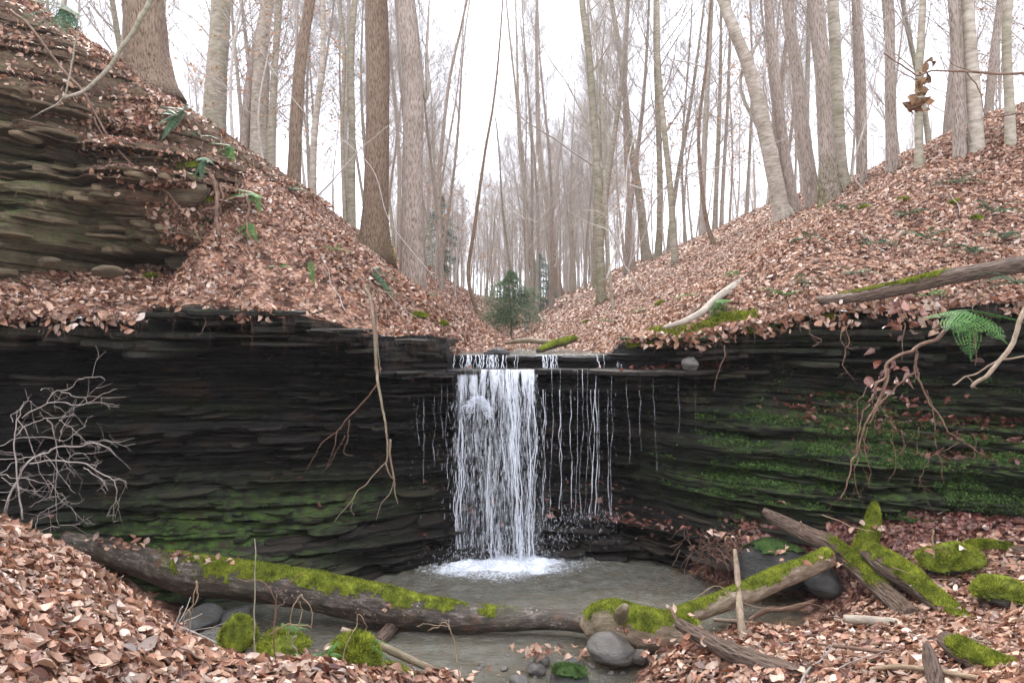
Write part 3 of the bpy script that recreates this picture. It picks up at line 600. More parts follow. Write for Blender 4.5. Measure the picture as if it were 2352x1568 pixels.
ledge = (up > .75) * (blob(CF[..., 0], CF[..., 2], 2.75, .98, .5, .12) * 1.6 + blob(CF[..., 0], CF[..., 2], 2.3, 1.12, .35, .08) + blob(CF[..., 0], CF[..., 2], 1.45, 1.37, .35, .03) * 2 + .25 * blob(CF[..., 0], CF[..., 2], .9, .3, 1., .12) + .2 * blob(CF[..., 0], CF[..., 2], -.8, 1.45, .2, .06) + .004)
N_, ar_ = grid_normals(GF)
p, nn = scatter(GF, ledge, 1500, rg, -1); nn = nn * np.sign(nn[:, 2:3]); leaves(mb, p, nn, .05, rg, 1, .8, .02)
tag(mb.build("wet_leaf_litter", M['leaf_wet']), "dark red soaked leaves below the cliff and on its ledges", "leaf litter", kind="stuff")

# leafy moss cushions on the shaded wall
mb = MB(); mk = np.clip(mossF[1:, 1:], 0, 1.2) * (CF[..., 0] > .9) * sst(-.05, .15, fbm(CF[..., 0] * 4, CF[..., 2] * 7, CF[..., 1] * 4, 4, 71))
p, nn = scatter(GF, mk * (.15 + up), 70000, rg, -1); nn[:, 1] = -np.abs(nn[:, 1]); nn[:, 2] = np.abs(nn[:, 2]) * .5 + .3
p = p + nn * (rg.random(len(p)) ** 2 * .03)[:, None]
leaves(mb, p, nn, .0145, rg, 3, 1.3, .01, 1.); 
tag(mb.build("wall_moss", M['moss_dark']), "green leafy moss covering the terraced wall right of the waterfall", "moss", kind="stuff")
mb = MB(); mk = np.clip(mossF[1:, 1:], 0, 1.2) * (CF[..., 0] < 0) * sst(-.1, .15, fbm(CF[..., 0] * 3, CF[..., 2] * 7, CF[..., 1] * 4, 4, 72))
p, nn = scatter(GF, mk, 26000, rg, -1); nn[:, 1] = -np.abs(nn[:, 1]); tufts(mb, p, nn, .012, rg, 1.)
tag(mb.build("wall_moss", M['moss_dark']), "thin dark moss on the sloping foot of the rock wall left of the pool", "moss", kind="stuff")
# bright moss along the edge of the right slab and specks on slopes
mb = MB(); mk = (CF[..., 2] > lipz(CF[..., 0]) - .05) * (CF[..., 0] > .86) * (CF[..., 0] < 1.75) * sst(-.25, .1, fbm(CF[..., 0] * 5, 0, 0, 3, 73))
p, nn = scatter(GF, mk, 9000, rg, -1); nn[:, 1] = -np.abs(nn[:, 1]); nn[:, 2] = .7; tufts(mb, p, nn, .02, rg, .9)
mU = (C[..., 1] < lipy(C[..., 0]) + .16) * (C[..., 0] > .86) * (C[..., 0] < 1.75) * sst(-.2, .1, fbm(C[..., 0] * 5, C[..., 1] * 8, 0, 3, 74))
p, nn = scatter(GU, mU, 9000, rg); p[:, 2] += .012; tufts(mb, p, nn, .022, rg, .9)
tag(mb.build("edge_moss", M['moss']), "bright moss along the rim of the slab right of the falls", "moss", kind="stuff")

mb = MB(); n_r = 1500; x = np.where(rg.random(n_r) < .5, rg.uniform(-3.4, -.5, n_r), rg.uniform(.9, 3.6, n_r)); keep = fbm(x * 3.1, 0, 0, 3, 88) > -.12; x = x[keep]
p = np.stack([x, lipy(x) - .05 * rg.random(len(x)) - .02, lipz(x) + .03 - .085 * rg.random(len(x)) ** 2.2 * (.4 + .8 * np.abs(fbm(x * 5, 3, 0, 2, 89)) * 3)], 1)
leaves(mb, p, np.tile([0, -.75, .6], (len(p), 1)) + rg.normal(0, .3, (len(p), 3)), .05, rg, 1, .9, .02)
tag(mb.build("rim_leaves", M['leaf']), "dry leaves spilling over the rims on both sides of the falls", "leaf litter", kind="stuff")
mb = MB()
for i in range(330):
    x0 = rg.uniform(-3.3, -.55) if rg.random() < .55 else rg.uniform(1.2, 3.5); L = float(np.clip(rg.lognormal(-2.7, .6), .02, .3)); q0 = np.array([x0, float(lipy(x0)) - rg.uniform(.02, .1), float(lipz(x0)) - rg.uniform(0, .06)])
    t = np.linspace(0, 1, 6)[:, None]; q = q0 + t * np.array([rg.normal(0, .2) * L, rg.normal(0, .1) * L, -L]) + .15 * L * rg.normal(0, 1, (6, 3)) * t; tube(mb, q, np.linspace(.0016, .0006, 6), 3, cap=False)
tag(mb.build("rim_rootlets", M['root']), "fine rootlets fringing the rims above the dark walls", "roots", kind="stuff")
mb = MB(); mkO = sst(.1, .3, CO[..., 2] - 2.3 + .2 * bare(CO, 2)) * 1.
p, nn = scatter(GO, mkO, 240, rg)
for q in p: limb(mb, q + [0, -.03, 0], np.array([rg.normal(0, .5), -.2, -1.]), rg.uniform(.05, .22), .0022, 0, rg, -.3, 5, 3, (), .5, wob=.3)
tag(mb.build("bank_rootlets", M['root']), "fine dry roots straggling over the soil of the left bank", "roots", kind="stuff")

# fallen twigs lying about on the slopes and banks
for i in range(84):
    up_ = i < 54
    if up_: y = rg.uniform(5.6, 13); x = rg.uniform(-.6, .64) * y; hf = hup; ok = y > float(lipy(x)) + .15 and not (-.5 < x < .9 and y < 8)
    else: x = rg.uniform(-2.2, 3.0); y = rg.uniform(2.2, 5.2); hf = hlow; ok = float(hlow(np.array([x]), np.array([y]))[0]) > .06
    if not ok: continue
    a = rg.random() * 3.14; L = rg.uniform(.08, .45) * (1 + .04 * y); t = np.linspace(-.5, .5, 9); cx = x + np.cos(a) * L * t + .03 * fbm(t * 4, i, 0, 2, 3); cy = y + np.sin(a) * L * t + .03 * fbm(t * 4, i, 7, 2, 3)
    q = np.stack([cx, cy, hf(cx, cy) + .035 + .012 * rg.random()], 1); q[:, 2] = q[:, 2] * .5 + np.linspace(q[0, 2], q[-1, 2], 9) * .5
    m = MB(); r0 = rg.uniform(.0018, .006); tube(m, q, np.linspace(r0, r0 * .4, 9), 5, .1, 20, i)
    for _ in range(2): limb(m, q[rg.integers(2, 7)], rg.normal(0, 1, 3) * [1, 1, .3] + [0, 0, .2], L * .3, r0 * .4, 0, rg, .1, 3, 3, (), .6)
    tag(m.build("fallen_twig", M[('twig', 'root', 'log_tan', 'twig_pale')[i % 4]], origin=q[4]), "fallen twig lying on the leaves of " + ("the slopes above the falls" if up_ else "the banks by the pool"), "twig", "fallen twigs " + ("on the slopes" if up_ else "on the near banks"))

# ================================================================ TREES
def surf_y(u, v, y0=6.5, y1=70):                   # distance at which the ray through (u, v) meets the upper ground
    ys = np.geomspace(y0, y1, 900); x = (u - 1176) * ys / FPX; z = CZ - (v - 784) * ys / FPX
    h = hup(x, ys); k = np.nonzero(z <= h)[0]
    return float(ys[k[0]]) if len(k) else None
def crown(mb, path, rad, n, L, rg_, t0=.35, depth=2, up=.5, spread=.6, kids=(5, 5, 4), twigr=.0035, out=.9):
    m = len(path) - 1
    for j in range(n):
        t = (t0 + (1 - t0) * (j + rg_.random()) / n) * m; i = min(int(t), m - 1); q = path[i] + (path[i+1] - path[i]) * (t - i)
        a = rg_.random() * 6.283; f = (t / m - t0) / (1 - t0)
        d = np.array([math.cos(a) * out, math.sin(a) * out, .55 + .9 * f])
        limb(mb, q, d, L * (1 - .45 * f) * rg_.uniform(.6, 1.2), max(rad[i] * .3, .005), depth, rg_, up, 5, 5, kids, spread, twigr=twigr)

# ---- trees one can tell apart: (name, label, category, path in picture px at a distance, widths px, bark, height)
def root_flare(r, n, f=1.35):
    r = r.copy(); t = np.linspace(0, 1, len(r)); return r * (1 + (f - 1) * np.exp(-t / .02))
def big_tree(name, label, pts, w, bark, y=None, H=11., flare=1.35, twigs=14, cl=2.6, t0=.55, mossy=False, lean=0., seed=0, extra=(), kids=(4, 3, 3), depth=2):
    rg_ = np.random.default_rng(900 + seed)
    u0, v0 = pts[0]
    if y is None: y = surf_y(u0, v0) or 14.
    base = P(u0, v0, y); base[2] = gz(base[0], base[1]) - .12
    pp = [base] + [P(u, v, y + lean * (i + 1)) for i, (u, v) in enumerate(pts[1:])]
    last, prev = pp[-1], pp[-2]; d = (last - prev) / np.linalg.norm(last - prev)
    top = last.copy(); rr = [wi * .9 * y / FPX / 2 for wi in w]
    ztop = base[2] + H
    while top[2] < ztop or len(pp) < len(pts) + 5:
        d = d + rg_.normal(0, .05, 3) + np.array([0, 0, .06]); d /= np.linalg.norm(d); top = top + d * 1.0; pp.append(top); rr.append(max(rr[-1] * .86, .007))
    pp = np.array(pp); n = 70; path = spl(pp, n); r = np.interp(np.linspace(0, 1, n), np.linspace(0, 1, len(pp)), rr); r = root_flare(r, n, flare)
    t = thing(name, label, "tree", base)
    b = MB(); k = 26 if rr[0] > .12 else 14
    tube(b, path, r, k, rough=.07 if 'beech' in bark or 'pale' in bark else .12, fr=1.6, seed=seed, cap=True)
    for a in np.arange(5) * 1.257 + seed:                 # root buttresses
        if rr[0] > .07:
            d_ = np.array([math.cos(a), math.sin(a), 0]); q_ = [path[2] + d_ * r[2] * .6 + [0, 0, .12 * rr[0] / .1 * .5]]
            for s_ in (1.2, 1.9, 2.6):
                e_ = path[0] + d_ * rr[0] * s_; e_[2] = gz(e_[0], e_[1]) - .02 * (s_ - 1); q_.append(e_)
            tube(b, spl(q_, 12), np.linspace(rr[0] * .36, rr[0] * .1, 12), 10, .15, 4, seed)
    b.build("trunk", M[bark], t, origin=base)
    c = MB(); crown(c, path, r, twigs, cl, rg_, t0, depth, kids=kids)
    for e in extra:                               # named limbs in view
        q = [path[int(e[0] * (n - 1))]] + [P(u, v, y + e[3]) for u, v in e[1]]
        q = np.array(q); limb_p = spl(q, 14); rad = np.linspace(e[2] * y / FPX / 2, .008, 14); tube(c, limb_p, rad, 8, cap=False)
        crown(c, limb_p, rad, 6, .9, rg_, .35, 1, kids=(4, 4), out=.7)
    c.build("crown", M['bark_far' if bark not in ('bark_beech', 'bark_pale') else 'bark_far'], t, origin=base)
    if mossy:
        mo = MB(); V, nv = [], []
        i = rg_.integers(0, 5, 2600); a = rg_.random(2600) * 6.283; f = rg_.random(2600)
        q = path[i] * (1 - f[:, None]) + path[i+1] * f[:, None]; nn = np.stack([np.cos(a), np.sin(a), 0 * a + .2], 1)
        ri = (r[i] * (1 - f) + r[i+1] * f); keep = (nn[:, 1] < .5) & (q[:, 2] < base[2] + .12 + .75 * rg_.random(2600) ** 2)
        tufts(mo, (q + nn * ri[:, None] * 1.0)[keep], nn[keep], .022, rg_, .9); mo.build("moss", M['moss'], t, origin=base)["kind"] = "stuff"
    return t
LT = [
 ("tree", "massive red-brown furrowed trunk at the top left, standing on the rock outcrop", [(342,175),(335,90),(328,0)], (118,104,100), 'bark_brown', 6.9, dict(H=12, flare=1.5, t0=.7, twigs=8)),
 ("beech_tree", "pale grey-green beech with a swollen base at the crest of the left slope", [(487,282),(497,180),(503,90),(507,0)], (62,52,50,47), 'bark_beech', None, dict(flare=1.4, t0=.45)),
 ("tree", "slim brown leaning trunk between the two pale beeches on the left", [(556,325),(572,200),(595,80),(612,0)], (24,22,21,20), 'bark_grey', None, dict()),
 ("beech_tree", "pale beech with dark branch scars right of the leaning brown trunk", [(592,378),(594,230),(602,110),(614,0)], (40,37,35,33), 'bark_pale', None, dict()),
 ("tree", "brown rough trunk midway along the left slope", [(673,448),(680,300),(690,140),(712,0)], (34,31,29,26), 'bark_brown', None, dict(extra=[(.06, [(668,300),(680,140),(684,0)], 16, .1)])),
 ("tree", "thin pale grey trunk on the left slope with a crooked top", [(716,476),(722,300),(740,150),(742,0)], (17,15,13,12), 'bark_pale', None, dict(H=9)),
 ("tree", "slender green-tinged trunk left of the two great brown trunks", [(806,512),(808,300),(806,150),(815,0)], (21,19,17,14), 'bark_green', None, dict(H=9)),
 ("tree", "thin grey sapling close beside the slender green-tinged trunk", [(794,505),(786,300),(790,120),(776,0)], (11,10,9,7), 'bark_beech', None, dict(H=8)),
 ("tree", "great straight brown furrowed trunk with a mossy foot, left of the valley", [(858,575),(866,380),(868,150),(866,0)], (66,60,57,52), 'bark_brown', 9.5, dict(H=13, flare=1.75, t0=.62, mossy=True)),
 ("tree", "great shaggy grey-brown trunk bending left near its top, nearest to the valley", [(948,650),(947,420),(948,200),(928,0)], (56,52,50,44), 'bark_grey', 9.2, dict(H=13, t0=.6, extra=[(.3, [(976,220),(980,120),(986,0)], 15, .1)])),
 ("tree", "crooked dark tree forking at head height in the middle of the valley", [(1232,694),(1216,560),(1205,440),(1192,300),(1188,150)], (17,15,13,9,6), 'bark_brown', None, dict(H=12, t0=.3, twigs=16, cl=1.6, extra=[(.16, [(1232,350),(1240,220)], 9, .2)])),
 ("tree", "dark leaning tree with a bowed foot just right of the valley floor", [(1284,684),(1266,520),(1240,360),(1234,180),(1232,60)], (20,16,14,10,7), 'bark_brown', None, dict(H=12, t0=.3, twigs=14, cl=1.8, extra=[(.12, [(1290,330),(1300,200)], 9, .1)])),
 ("beech_tree", "greenish beech with a mossy foot halfway along the right slope", [(1382,694),(1376,520),(1372,400),(1355,150),(1336,0)], (24,21,19,17,15), 'bark_green', None, dict(mossy=True, t0=.22, twigs=22, cl=2.0, H=9)),
 ("tree", "thin crooked sapling beside the mossy-footed greenish beech", [(1410,712),(1398,600),(1392,480),(1384,330),(1380,200)], (9,8,8,6,5), 'bark_beech', None, dict(H=6, t0=.4, twigs=8, cl=1.)),
 ("tree", "pale grey-green trunk leaning left at mid slope with low side limbs", [(1486,602),(1470,460),(1448,330),(1428,150),(1404,0)], (24,20,17,14,12), 'bark_beech', None, dict(t0=.2, twigs=18, cl=2.)),
 ("tree", "straight grey trunk on the right slope above the pale fallen branch", [(1552,605),(1540,440),(1526,300),(1513,150),(1510,0)], (18,16,14,12,10), 'bark_beech', None, dict(t0=.25)),
 ("tree", "dark curved stem sweeping up from a hooked foot on the right slope", [(1648,560),(1626,520),(1612,430),(1605,300),(1622,150),(1628,60)], (14,11,10,9,7,6), 'bark_brown', None, dict(H=7, flare=1.2, t0=.4)),
 ("beech_tree", "thick pale beech curving strongly to the left up the right slope", [(1800,505),(1782,420),(1752,280),(1722,160),(1690,80),(1660,0)], (44,40,37,33,30,27), 'bark_pale', None, dict(flare=1.2, extra=[(.13, [(1700,200),(1740,100),(1780,20)], 10, .2)])),
 ("tree", "brown trunk crossing behind the curving pale beech", [(1824,492),(1800,340),(1780,180),(1765,0)], (32,29,27,24), 'bark_grey', None, dict()),
 ("tree", "grey-brown trunk leaning left with a thick foot, right of the curved beech", [(1872,472),(1850,340),(1832,180),(1808,0)], (38,34,31,27), 'bark_grey', None, dict()),
 ("tree", "rough trunk with a bright mossy green foot on the crest of the right slope", [(1912,462),(1898,340),(1890,180),(1876,0)], (46,40,37,32), 'bark_grey', None, dict(mossy=True, flare=1.6)),
 ("tree", "smooth grey trunk close behind the mossy-footed one on the crest", [(1936,436),(1926,300),(1920,150),(1912,0)], (34,31,30,28), 'bark_beech', None, dict()),
 ("tree", "thin ridged grey trunk on the crest beside a small dead stub", [(1984,420),(1984,280),(1980,120),(1972,0)], (17,15,14,12), 'bark_grey', None, dict()),
 ("tree", "straight grey trunk alone on the crest of the right slope", [(2050,398),(2046,260),(2044,120),(2042,0)], (29,27,26,24), 'bark_grey', None, dict()),
 ("tree", "grey trunk behind the hanging clump of leaves", [(2112,384),(2110,260),(2112,140),(2120,0)], (22,20,19,17), 'bark_beech', None, dict()),
 ("tree", "brown-grey trunk paired with a pale green one near the right edge", [(2206,362),(2200,240),(2196,120),(2188,0)], (31,29,27,24), 'bark_grey', None, dict()),
 ("beech_tree", "pale green-grey trunk, the broadest near the right edge", [(2244,350),(2238,240),(2230,120),(2222,0)], (38,35,32,28), 'bark_pale', None, dict(flare=1.25)),
 ("beech_tree", "ringed knobby grey trunk, last before the right edge", [(2322,330),(2318,220),(2312,110),(2316,0)], (25,23,22,22), 'bark_beech', None, dict()),
 ("tree", "thin leaning tree reaching right across the bright gap of sky", [(1104,690),(1076,640),(1090,520),(1114,350),(1130,260)], (10,10,9,7,6), 'bark_brown', 20., dict(H=12, t0=.4, twigs=10, cl=1.4)),
 ("tree", "forked grey tree behind the great shaggy trunk", [(1014,660),(1010,520),(1008,420),(1030,200),(1060,60)], (12,11,10,8,6), 'bark_grey', 17., dict(H=12, t0=.3, twigs=16, cl=1.8)),
]
for i, (nm, lb, pts, w, bk, y, kw) in enumerate(LT):
    big_tree(nm, lb, pts, w, bk, y, seed=i, **kw)

# ---- the wood behind: individual bare trees, seven kinds copied about
def proto(i):
    rg_ = np.random.default_rng(300 + i); H = rg_.uniform(8.5, 12)
    n = 14; b = rg_.normal(0, .25, 2); t = np.linspace(0, 1, n); path = np.stack([b[0] * t * t * 2 + .12 * np.sin(t * 7 + i), b[1] * t * t * 2 + .1 * np.cos(t * 6), H * t], 1)
    r0 = rg_.uniform(.04, .08); r = r0 * (1 - .85 * t) + .008; r[0] *= 1.3
    T = thing("bare_tree", "slim bare grey tree standing in the dense wood beyond the slopes", "tree", (0, 0, 0), "bare trees of the wood behind")
    m = MB(); tube(m, path, r, 9, .06, 1.2, i, cap=False); m.build("trunk", M[('bark_far', 'bark_beech', 'bark_grey')[i % 3]], T, origin=(0, 0, 0))
    c = MB(); crown(c, path, r, 21 + i % 4 * 3, 2.4, rg_, .18 + .06 * (i % 4), 2, up=.5, spread=.7, kids=(7, 8, 7), twigr=.003, out=.75); c.build("crown", M['twig'], T, origin=(0, 0, 0))
    return T
protos = [proto(i) for i in range(7)]
rt = np.random.default_rng(77); used = [False] * 7
def dup(root, loc, rotz, sc, label=None, group=None):
    r = root.copy(); scene.collection.objects.link(r); r.location = np.asarray(loc) * S; r.rotation_euler = (rt.normal(0, .035), rt.normal(0, .035), rotz); r.scale = (sc,) * 3
    if label: r["label"] = label
    if group: r["group"] = group
    for ch in list(root.children):
        c = ch.copy(); scene.collection.objects.link(c); c.parent = r
    return r
placed = 0; spots = []
GR = {0: ("slim bare tree among the many on the wooded rise behind the left slope", "bare trees beyond the left slope"),
      1: ("slim bare tree among the many along the sides and head of the valley", "bare trees up the valley"),
      2: ("slim bare tree among the many standing behind the right slope crest", "bare trees beyond the right slope")}
tries = 0
while placed < 250 and tries < 12000:
    tries += 1
    y = rt.uniform(15, 68) if rt.random() < .75 else rt.uniform(12, 24); x = rt.uniform(-.72, .72) * y
    if placed > 205: y = rt.uniform(23, 66); x = rt.uniform(-.125, .12) * y
    u = 1176 + x / y * FPX
    if y < 20 and -2.5 < x < 4: continue
    if 1035 < u < 1160 and y < 36: continue
    if -1.2 < x < 1.5 and y < 22: continue
    if x < 0 and y < 14.5: continue
    if any((x - a) ** 2 + (y - b) ** 2 < ((.75 + .016 * y) if placed <= 205 else .6) ** 2 for a, b in spots): continue
    spots.append((x, y)); k = int(rt.integers(0, 7)); sc = rt.uniform(.75, 1.2)
    if 1030 < u < 1165: sc *= min(1., .5 + .011 * (y - 34))
    elif 950 < u < 1370: sc *= .9
    g = 0 if u < 960 else (1 if u < 1480 else 2)
    z = gz(x, y) - .05
    if not used[k]:
        T = protos[k]; T.location = np.array([x, y, z]) * S; T.rotation_euler = (0, 0, rt.random() * 6.28); T["label"] = GR[g][0]; T["group"] = GR[g][1]; used[k] = True
    else: dup(protos[k], (x, y, z), rt.random() * 6.28, sc, *GR[g])
    placed += 1

# ---- understorey beech saplings that keep their orange leaves
def sapling(i):
    rg_ = np.random.default_rng(500 + i); H = 2.6 + i * .5; t = np.linspace(0, 1, 10)
    path = np.stack([.25 * t * t, .1 * np.sin(t * 5), H * t], 1); r = .022 * (1 - .8 * t) + .003
    T = thing("beech_sapling", "beech sapling holding withered orange leaves", "sapling", (0, 0, 0), "orange-leaved beech saplings")
    m = MB(); tube(m, path, r, 7, cap=False); m.build("trunk", M['twig'], T, origin=(0, 0, 0))
    c = MB(); crown(c, path, r, 20, 1.3, rg_, .2, 2, up=.05, spread=.7, kids=(4, 4), twigr=.003, out=1.1); c.build("crown", M['twig'], T, origin=(0, 0, 0))
    V = np.vstack(c.v); pk = V[rg_.integers(0, len(V), 420)]; lf = MB(); leaves(lf, pk, np.tile([0, 0, 1.], (420, 1)), .05, rg_, 2, 1.2, .0)
    lf.build("leaves", M['leaf_orange'], T, origin=(0, 0, 0)); return T
saps = [sapling(i) for i in range(3)]
SP = [(1045,600,22,"between the great shaggy trunk and the valley floor"),(1000,560,24,"right behind the great shaggy trunk"),(1085,640,26,"beside the thin leaning tree at the valley"),(610,400,13,"by the pale beech with dark scars"),(705,470,14,"near the brown rough trunk of the left slope"),(540,320,12.5,"at the foot of the slim leaning trunk on the left"),
      (1530,600,18,"by the straight grey trunk on the right slope"),(1440,640,20,"below the pale trunk leaning left at mid slope"),(1590,570,21,"behind the dark curved stem"),(2300,330,13,"at the right edge on the slope crest"),(1760,510,15,"at the foot of the curving pale beech")]
for i, (u, v, y, wh) in enumerate(SP):
    k = i % 3; p = P(u, v, y); z = gz(p[0], p[1]) - .03; lb = "beech sapling with orange leaves " + wh
    if i < 3: T = saps[k]; T.location = np.array([p[0], p[1], z]) * S; T["label"] = lb
    else: dup(saps[k], (p[0], p[1], z), rt.random() * 6.28, rt.uniform(.8, 1.15), lb)

# ---- evergreens
def hemlock(name, label, u, v, y, H, wid, seed, bare_=.12, dens=1.):
    rg_ = np.random.default_rng(seed); base = P(u, v, y); base[2] = gz(base[0], base[1]) - .03
    T = thing(name, label, "tree", base); t = np.linspace(0, 1, 14)
    path = base + np.stack([.03 * np.sin(t * 6), .02 * np.cos(t * 5), H * t], 1); r = H * .012 * (1 - .9 * t) + .003
    m = MB(); tube(m, path, r, 8, .05, cap=False); m.build("trunk", M['bark_brown'], T, origin=base)
    nb = int(80 * dens); br = MB(); nd = MB(); pk, nk = [], []
    for j in range(nb):
        g = (j + rg_.random()) / nb; f = bare_ + (1 - bare_) * g; a = rg_.random() * 6.283; L = wid * max(.06, (1 - g) ** .62 * (1 - .45 * (1 - g) ** 4)) * rg_.uniform(.5, 1.15)
        q0 = path[0] + np.array([0, 0, H * f]); rise = rg_.uniform(.0, .5); d = np.array([math.cos(a), math.sin(a), rise])
        s = np.linspace(0, 1, 9)[:, None]; q = q0 + d * L * s + np.array([0, 0, -.5]) * L * s * s; tube(br, q, np.linspace(.0035, .0012, 9) * H / 2, 3, cap=False)
        n = int(190 * L / wid) + 20; tt = rg_.uniform(.12, 1, n); c = q0 + d * L * tt[:, None] + np.array([0, 0, -.5]) * L * (tt ** 2)[:, None]
        side = np.array([-d[1], d[0], 0]); off = rg_.normal(0, .3, n) * L * (1.15 - .7 * tt)
        c = c + side * off[:, None] + np.array([0, 0, -.3]) * np.abs(off)[:, None] + rg_.normal(0, .02 * H / 2, (n, 3)); pk.append(c); nk.append(np.tile([0, 0, 1.], (n, 1)))
    br.build("branches", M['twig'], T, origin=base)
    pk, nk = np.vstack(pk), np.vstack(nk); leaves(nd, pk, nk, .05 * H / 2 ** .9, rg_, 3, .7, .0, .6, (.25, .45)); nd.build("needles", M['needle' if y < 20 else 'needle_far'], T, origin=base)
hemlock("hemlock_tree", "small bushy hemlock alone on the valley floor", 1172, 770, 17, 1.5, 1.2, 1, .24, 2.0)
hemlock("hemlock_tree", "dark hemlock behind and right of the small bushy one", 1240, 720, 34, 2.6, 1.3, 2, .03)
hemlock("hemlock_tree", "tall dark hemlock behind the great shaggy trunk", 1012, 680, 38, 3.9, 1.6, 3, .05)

# ---- the farthest wood at the head of the valley, too many stems to tell apart
rf = np.random.default_rng(4242); mb = MB(); tw = []
for i in range(10):                                     # ten light stems reused in one mesh
    H = rf.uniform(7.5, 10.5); t = np.linspace(0, 1, 7); b_ = rf.normal(0, .3, 2); path = np.stack([b_[0] * t * t + .08 * np.sin(t * 6 + i), b_[1] * t * t, H * t], 1); m = MB(); r = .055 * (1 - .85 * t) + .006; tube(m, path, r, 4, cap=False)
    for j in range(26):
        f = rf.uniform(.15, .97); q = np.array([np.interp(f, t, path[:, k]) for k in range(3)]); a = rf.random() * 6.283
        limb(m, q, np.array([math.cos(a) * .6, math.sin(a) * .6, .9]), 1.9 * (1.1 - f * .7) * rf.uniform(.6, 1.2), .012, 1, rf, .5, 4, 3, (6,), .6, twigr=.006)
    tw.append((np.vstack(m.v), np.vstack(m.q), np.vstack(m.a)))
for i in range(250):
    y = rf.uniform(46, 80); x = rf.uniform(-.5, .5) * y if i > 170 else rf.uniform(-.16, .14) * y; u = 1176 + x / y * FPX; v_, q_, a_ = tw[i % 10]; sc = rf.uniform(.75, 1.1) * (.78 if 1000 < u < 1190 else 1.); a = rf.random() * 6.283; c, s_ = math.cos(a), math.sin(a)
    V = np.stack([v_[:, 0] * c - v_[:, 1] * s_, v_[:, 0] * s_ + v_[:, 1] * c, v_[:, 2]], 1) * sc + [x, y, gz(x, y) - .05]; mb.add(V, q_, None, a_)
tag(mb.build("distant_woods", M['twig']), "hazy grey mass of far bare stems closing the head of the valley", "woods", kind="stuff")

# ================================================================ LOGS, STONES, BRANCHES
_ys = np.geomspace(1.3, 60, 1500)
def hit(u, v, ymin=1.3):
    """first point of ground, cliff or outcrop met along a line of sight (layout helper)"""
    ys = _ys[_ys > ymin]; x = (u - 1176) * ys / FPX; z = CZ - (v - 784) * ys / FPX
    ly_ = lipy(x); k = (ys < 6.3) & (z <= hlow(x, ys)) & (ys < ly_ + .6)
    k |= (z < lipz(x)) & (z > -.25) & (ys >= face_y(x, z)) & (ys < 8)
    k |= (ys > ly_ + .02) & (z <= hup(x, ys))
    k |= (x < -1.9) & (x > -5) & (z > 1.95) & (z < 1.58 + .7 * np.abs(x)) & (ys >= out_y(x, z)) & (ys < 8)
    i = np.nonzero(k)[0]; y = float(ys[i[0]]) if len(i) else 8.
    return P(u, v, y), y
def surf_moss(parent, V, nv, mask, n, seed, mat='moss', size=.0105, shell=.0025, origin=None):
    rg_ = np.random.default_rng(seed); G = np.concatenate([V, V[:, :1]], 1); Nn = np.concatenate([nv, nv[:, :1]], 1)
    m = MB(); Nc = (Nn[1:, 1:] + Nn[:-1, :-1]) / 2; Gc = (G[1:, 1:] + G[:-1, :-1]) / 2; w = mask(Gc, Nc)
    q = grid_quads(*G.shape[:2]).reshape(G.shape[0] - 1, G.shape[1] - 1, 4)[w > .5]
    off = shell * (1 + .9 * fbm(G[..., 0] * 30, G[..., 1] * 30, G[..., 2] * 30, 2, seed))
    A = np.zeros_like(G); A[..., 2] = .3
    if len(q): m.add(G + Nn * off[..., None], q, None, A)
    p, nn = scatter(G, np.clip(w, 0, 1), n, rg_); ns = Nc.reshape(-1, 3)
    # outward normals from the scatter's own cells
    c0 = Gc.reshape(-1, 3); 
    _, ar = grid_normals(G)
    ctr = V.mean(1); d = p[:, None, :] - ctr[None]; ii = np.argmin((d ** 2).sum(2), 1); o = p - ctr[ii]; o /= np.linalg.norm(o, axis=1, keepdims=True) + 1e-9
    tufts(m, p + o * shell * .8, o + np.array([0, 0, .3]), size, rg_, .8, .3)
    ob = m.build("moss", M[mat], parent, origin=origin); ob["kind"] = "stuff"; return ob
def log(name, label, cat, pts, bark, moss=None, rough=.12, k=26, seed=0, n=80, stubs=(), group=None, fr=5):
    p = PP(pts); path = spl(p, n); r = np.interp(np.linspace(0, 1, n), np.linspace(0, 1, len(pts)), [a[3] * a[2] / FPX / 2 for a in pts])
    o = path[n // 2].copy()
    T = thing(name, label, cat, o, group); m = MB(); V, nv = tube(m, path, r, k, rough, fr, seed); m.build("wood", M[bark], T, origin=o)
    for f, sp, w0 in stubs:
        b = MB(); q = np.vstack([path[int(f * (n - 1))], PP(sp)]); q = spl(q, 10); tube(b, q, np.linspace(w0 * 4.2 / FPX / 2, w0 * 1.6 / FPX / 2, 10), 9, .15, 9, seed + 1); b.build("branch_stub", M[bark], T, origin=o)
    if moss:
        lo, hi, thr, cnt = moss[:4]; mt = moss[4] if len(moss) > 4 else 'moss'
        tt = np.linspace(0, 1, V.shape[0] - 1)[:, None]
        def mask(G, N): return np.clip((N[..., 2] - thr + .8 * fbm(G[..., 0] * 5, G[..., 1] * 5, G[..., 2] * 5, 4, seed + 3) + .35 * fbm(G[..., 0] * 24, G[..., 1] * 24, G[..., 2] * 24, 2, seed + 4)) * 3, 0, 1) * sst(lo - .04, lo + .06, tt) * (1 - sst(hi - .06, hi + .04, tt))
        surf_moss(T, V, nv, mask, cnt, seed, mt, origin=o)
    return T
log("fallen_log", "long wet black and mossy log lying across the front of the pool", "log",
    [(150,1235,4.75,36),(230,1262,4.7,52),(330,1292,4.62,70),(430,1318,4.55,88),(520,1330,4.5,88),(620,1342,4.47,84),(720,1358,4.43,86),(800,1374,4.4,90),(880,1390,4.38,88),(960,1404,4.35,78),(1060,1416,4.32,66),(1160,1422,4.3,54),(1260,1422,4.28,48),(1352,1430,4.24,44)],
    'log_dark', (.2, .84, .42, 17000), .17, 40, 1, 220, fr=8)
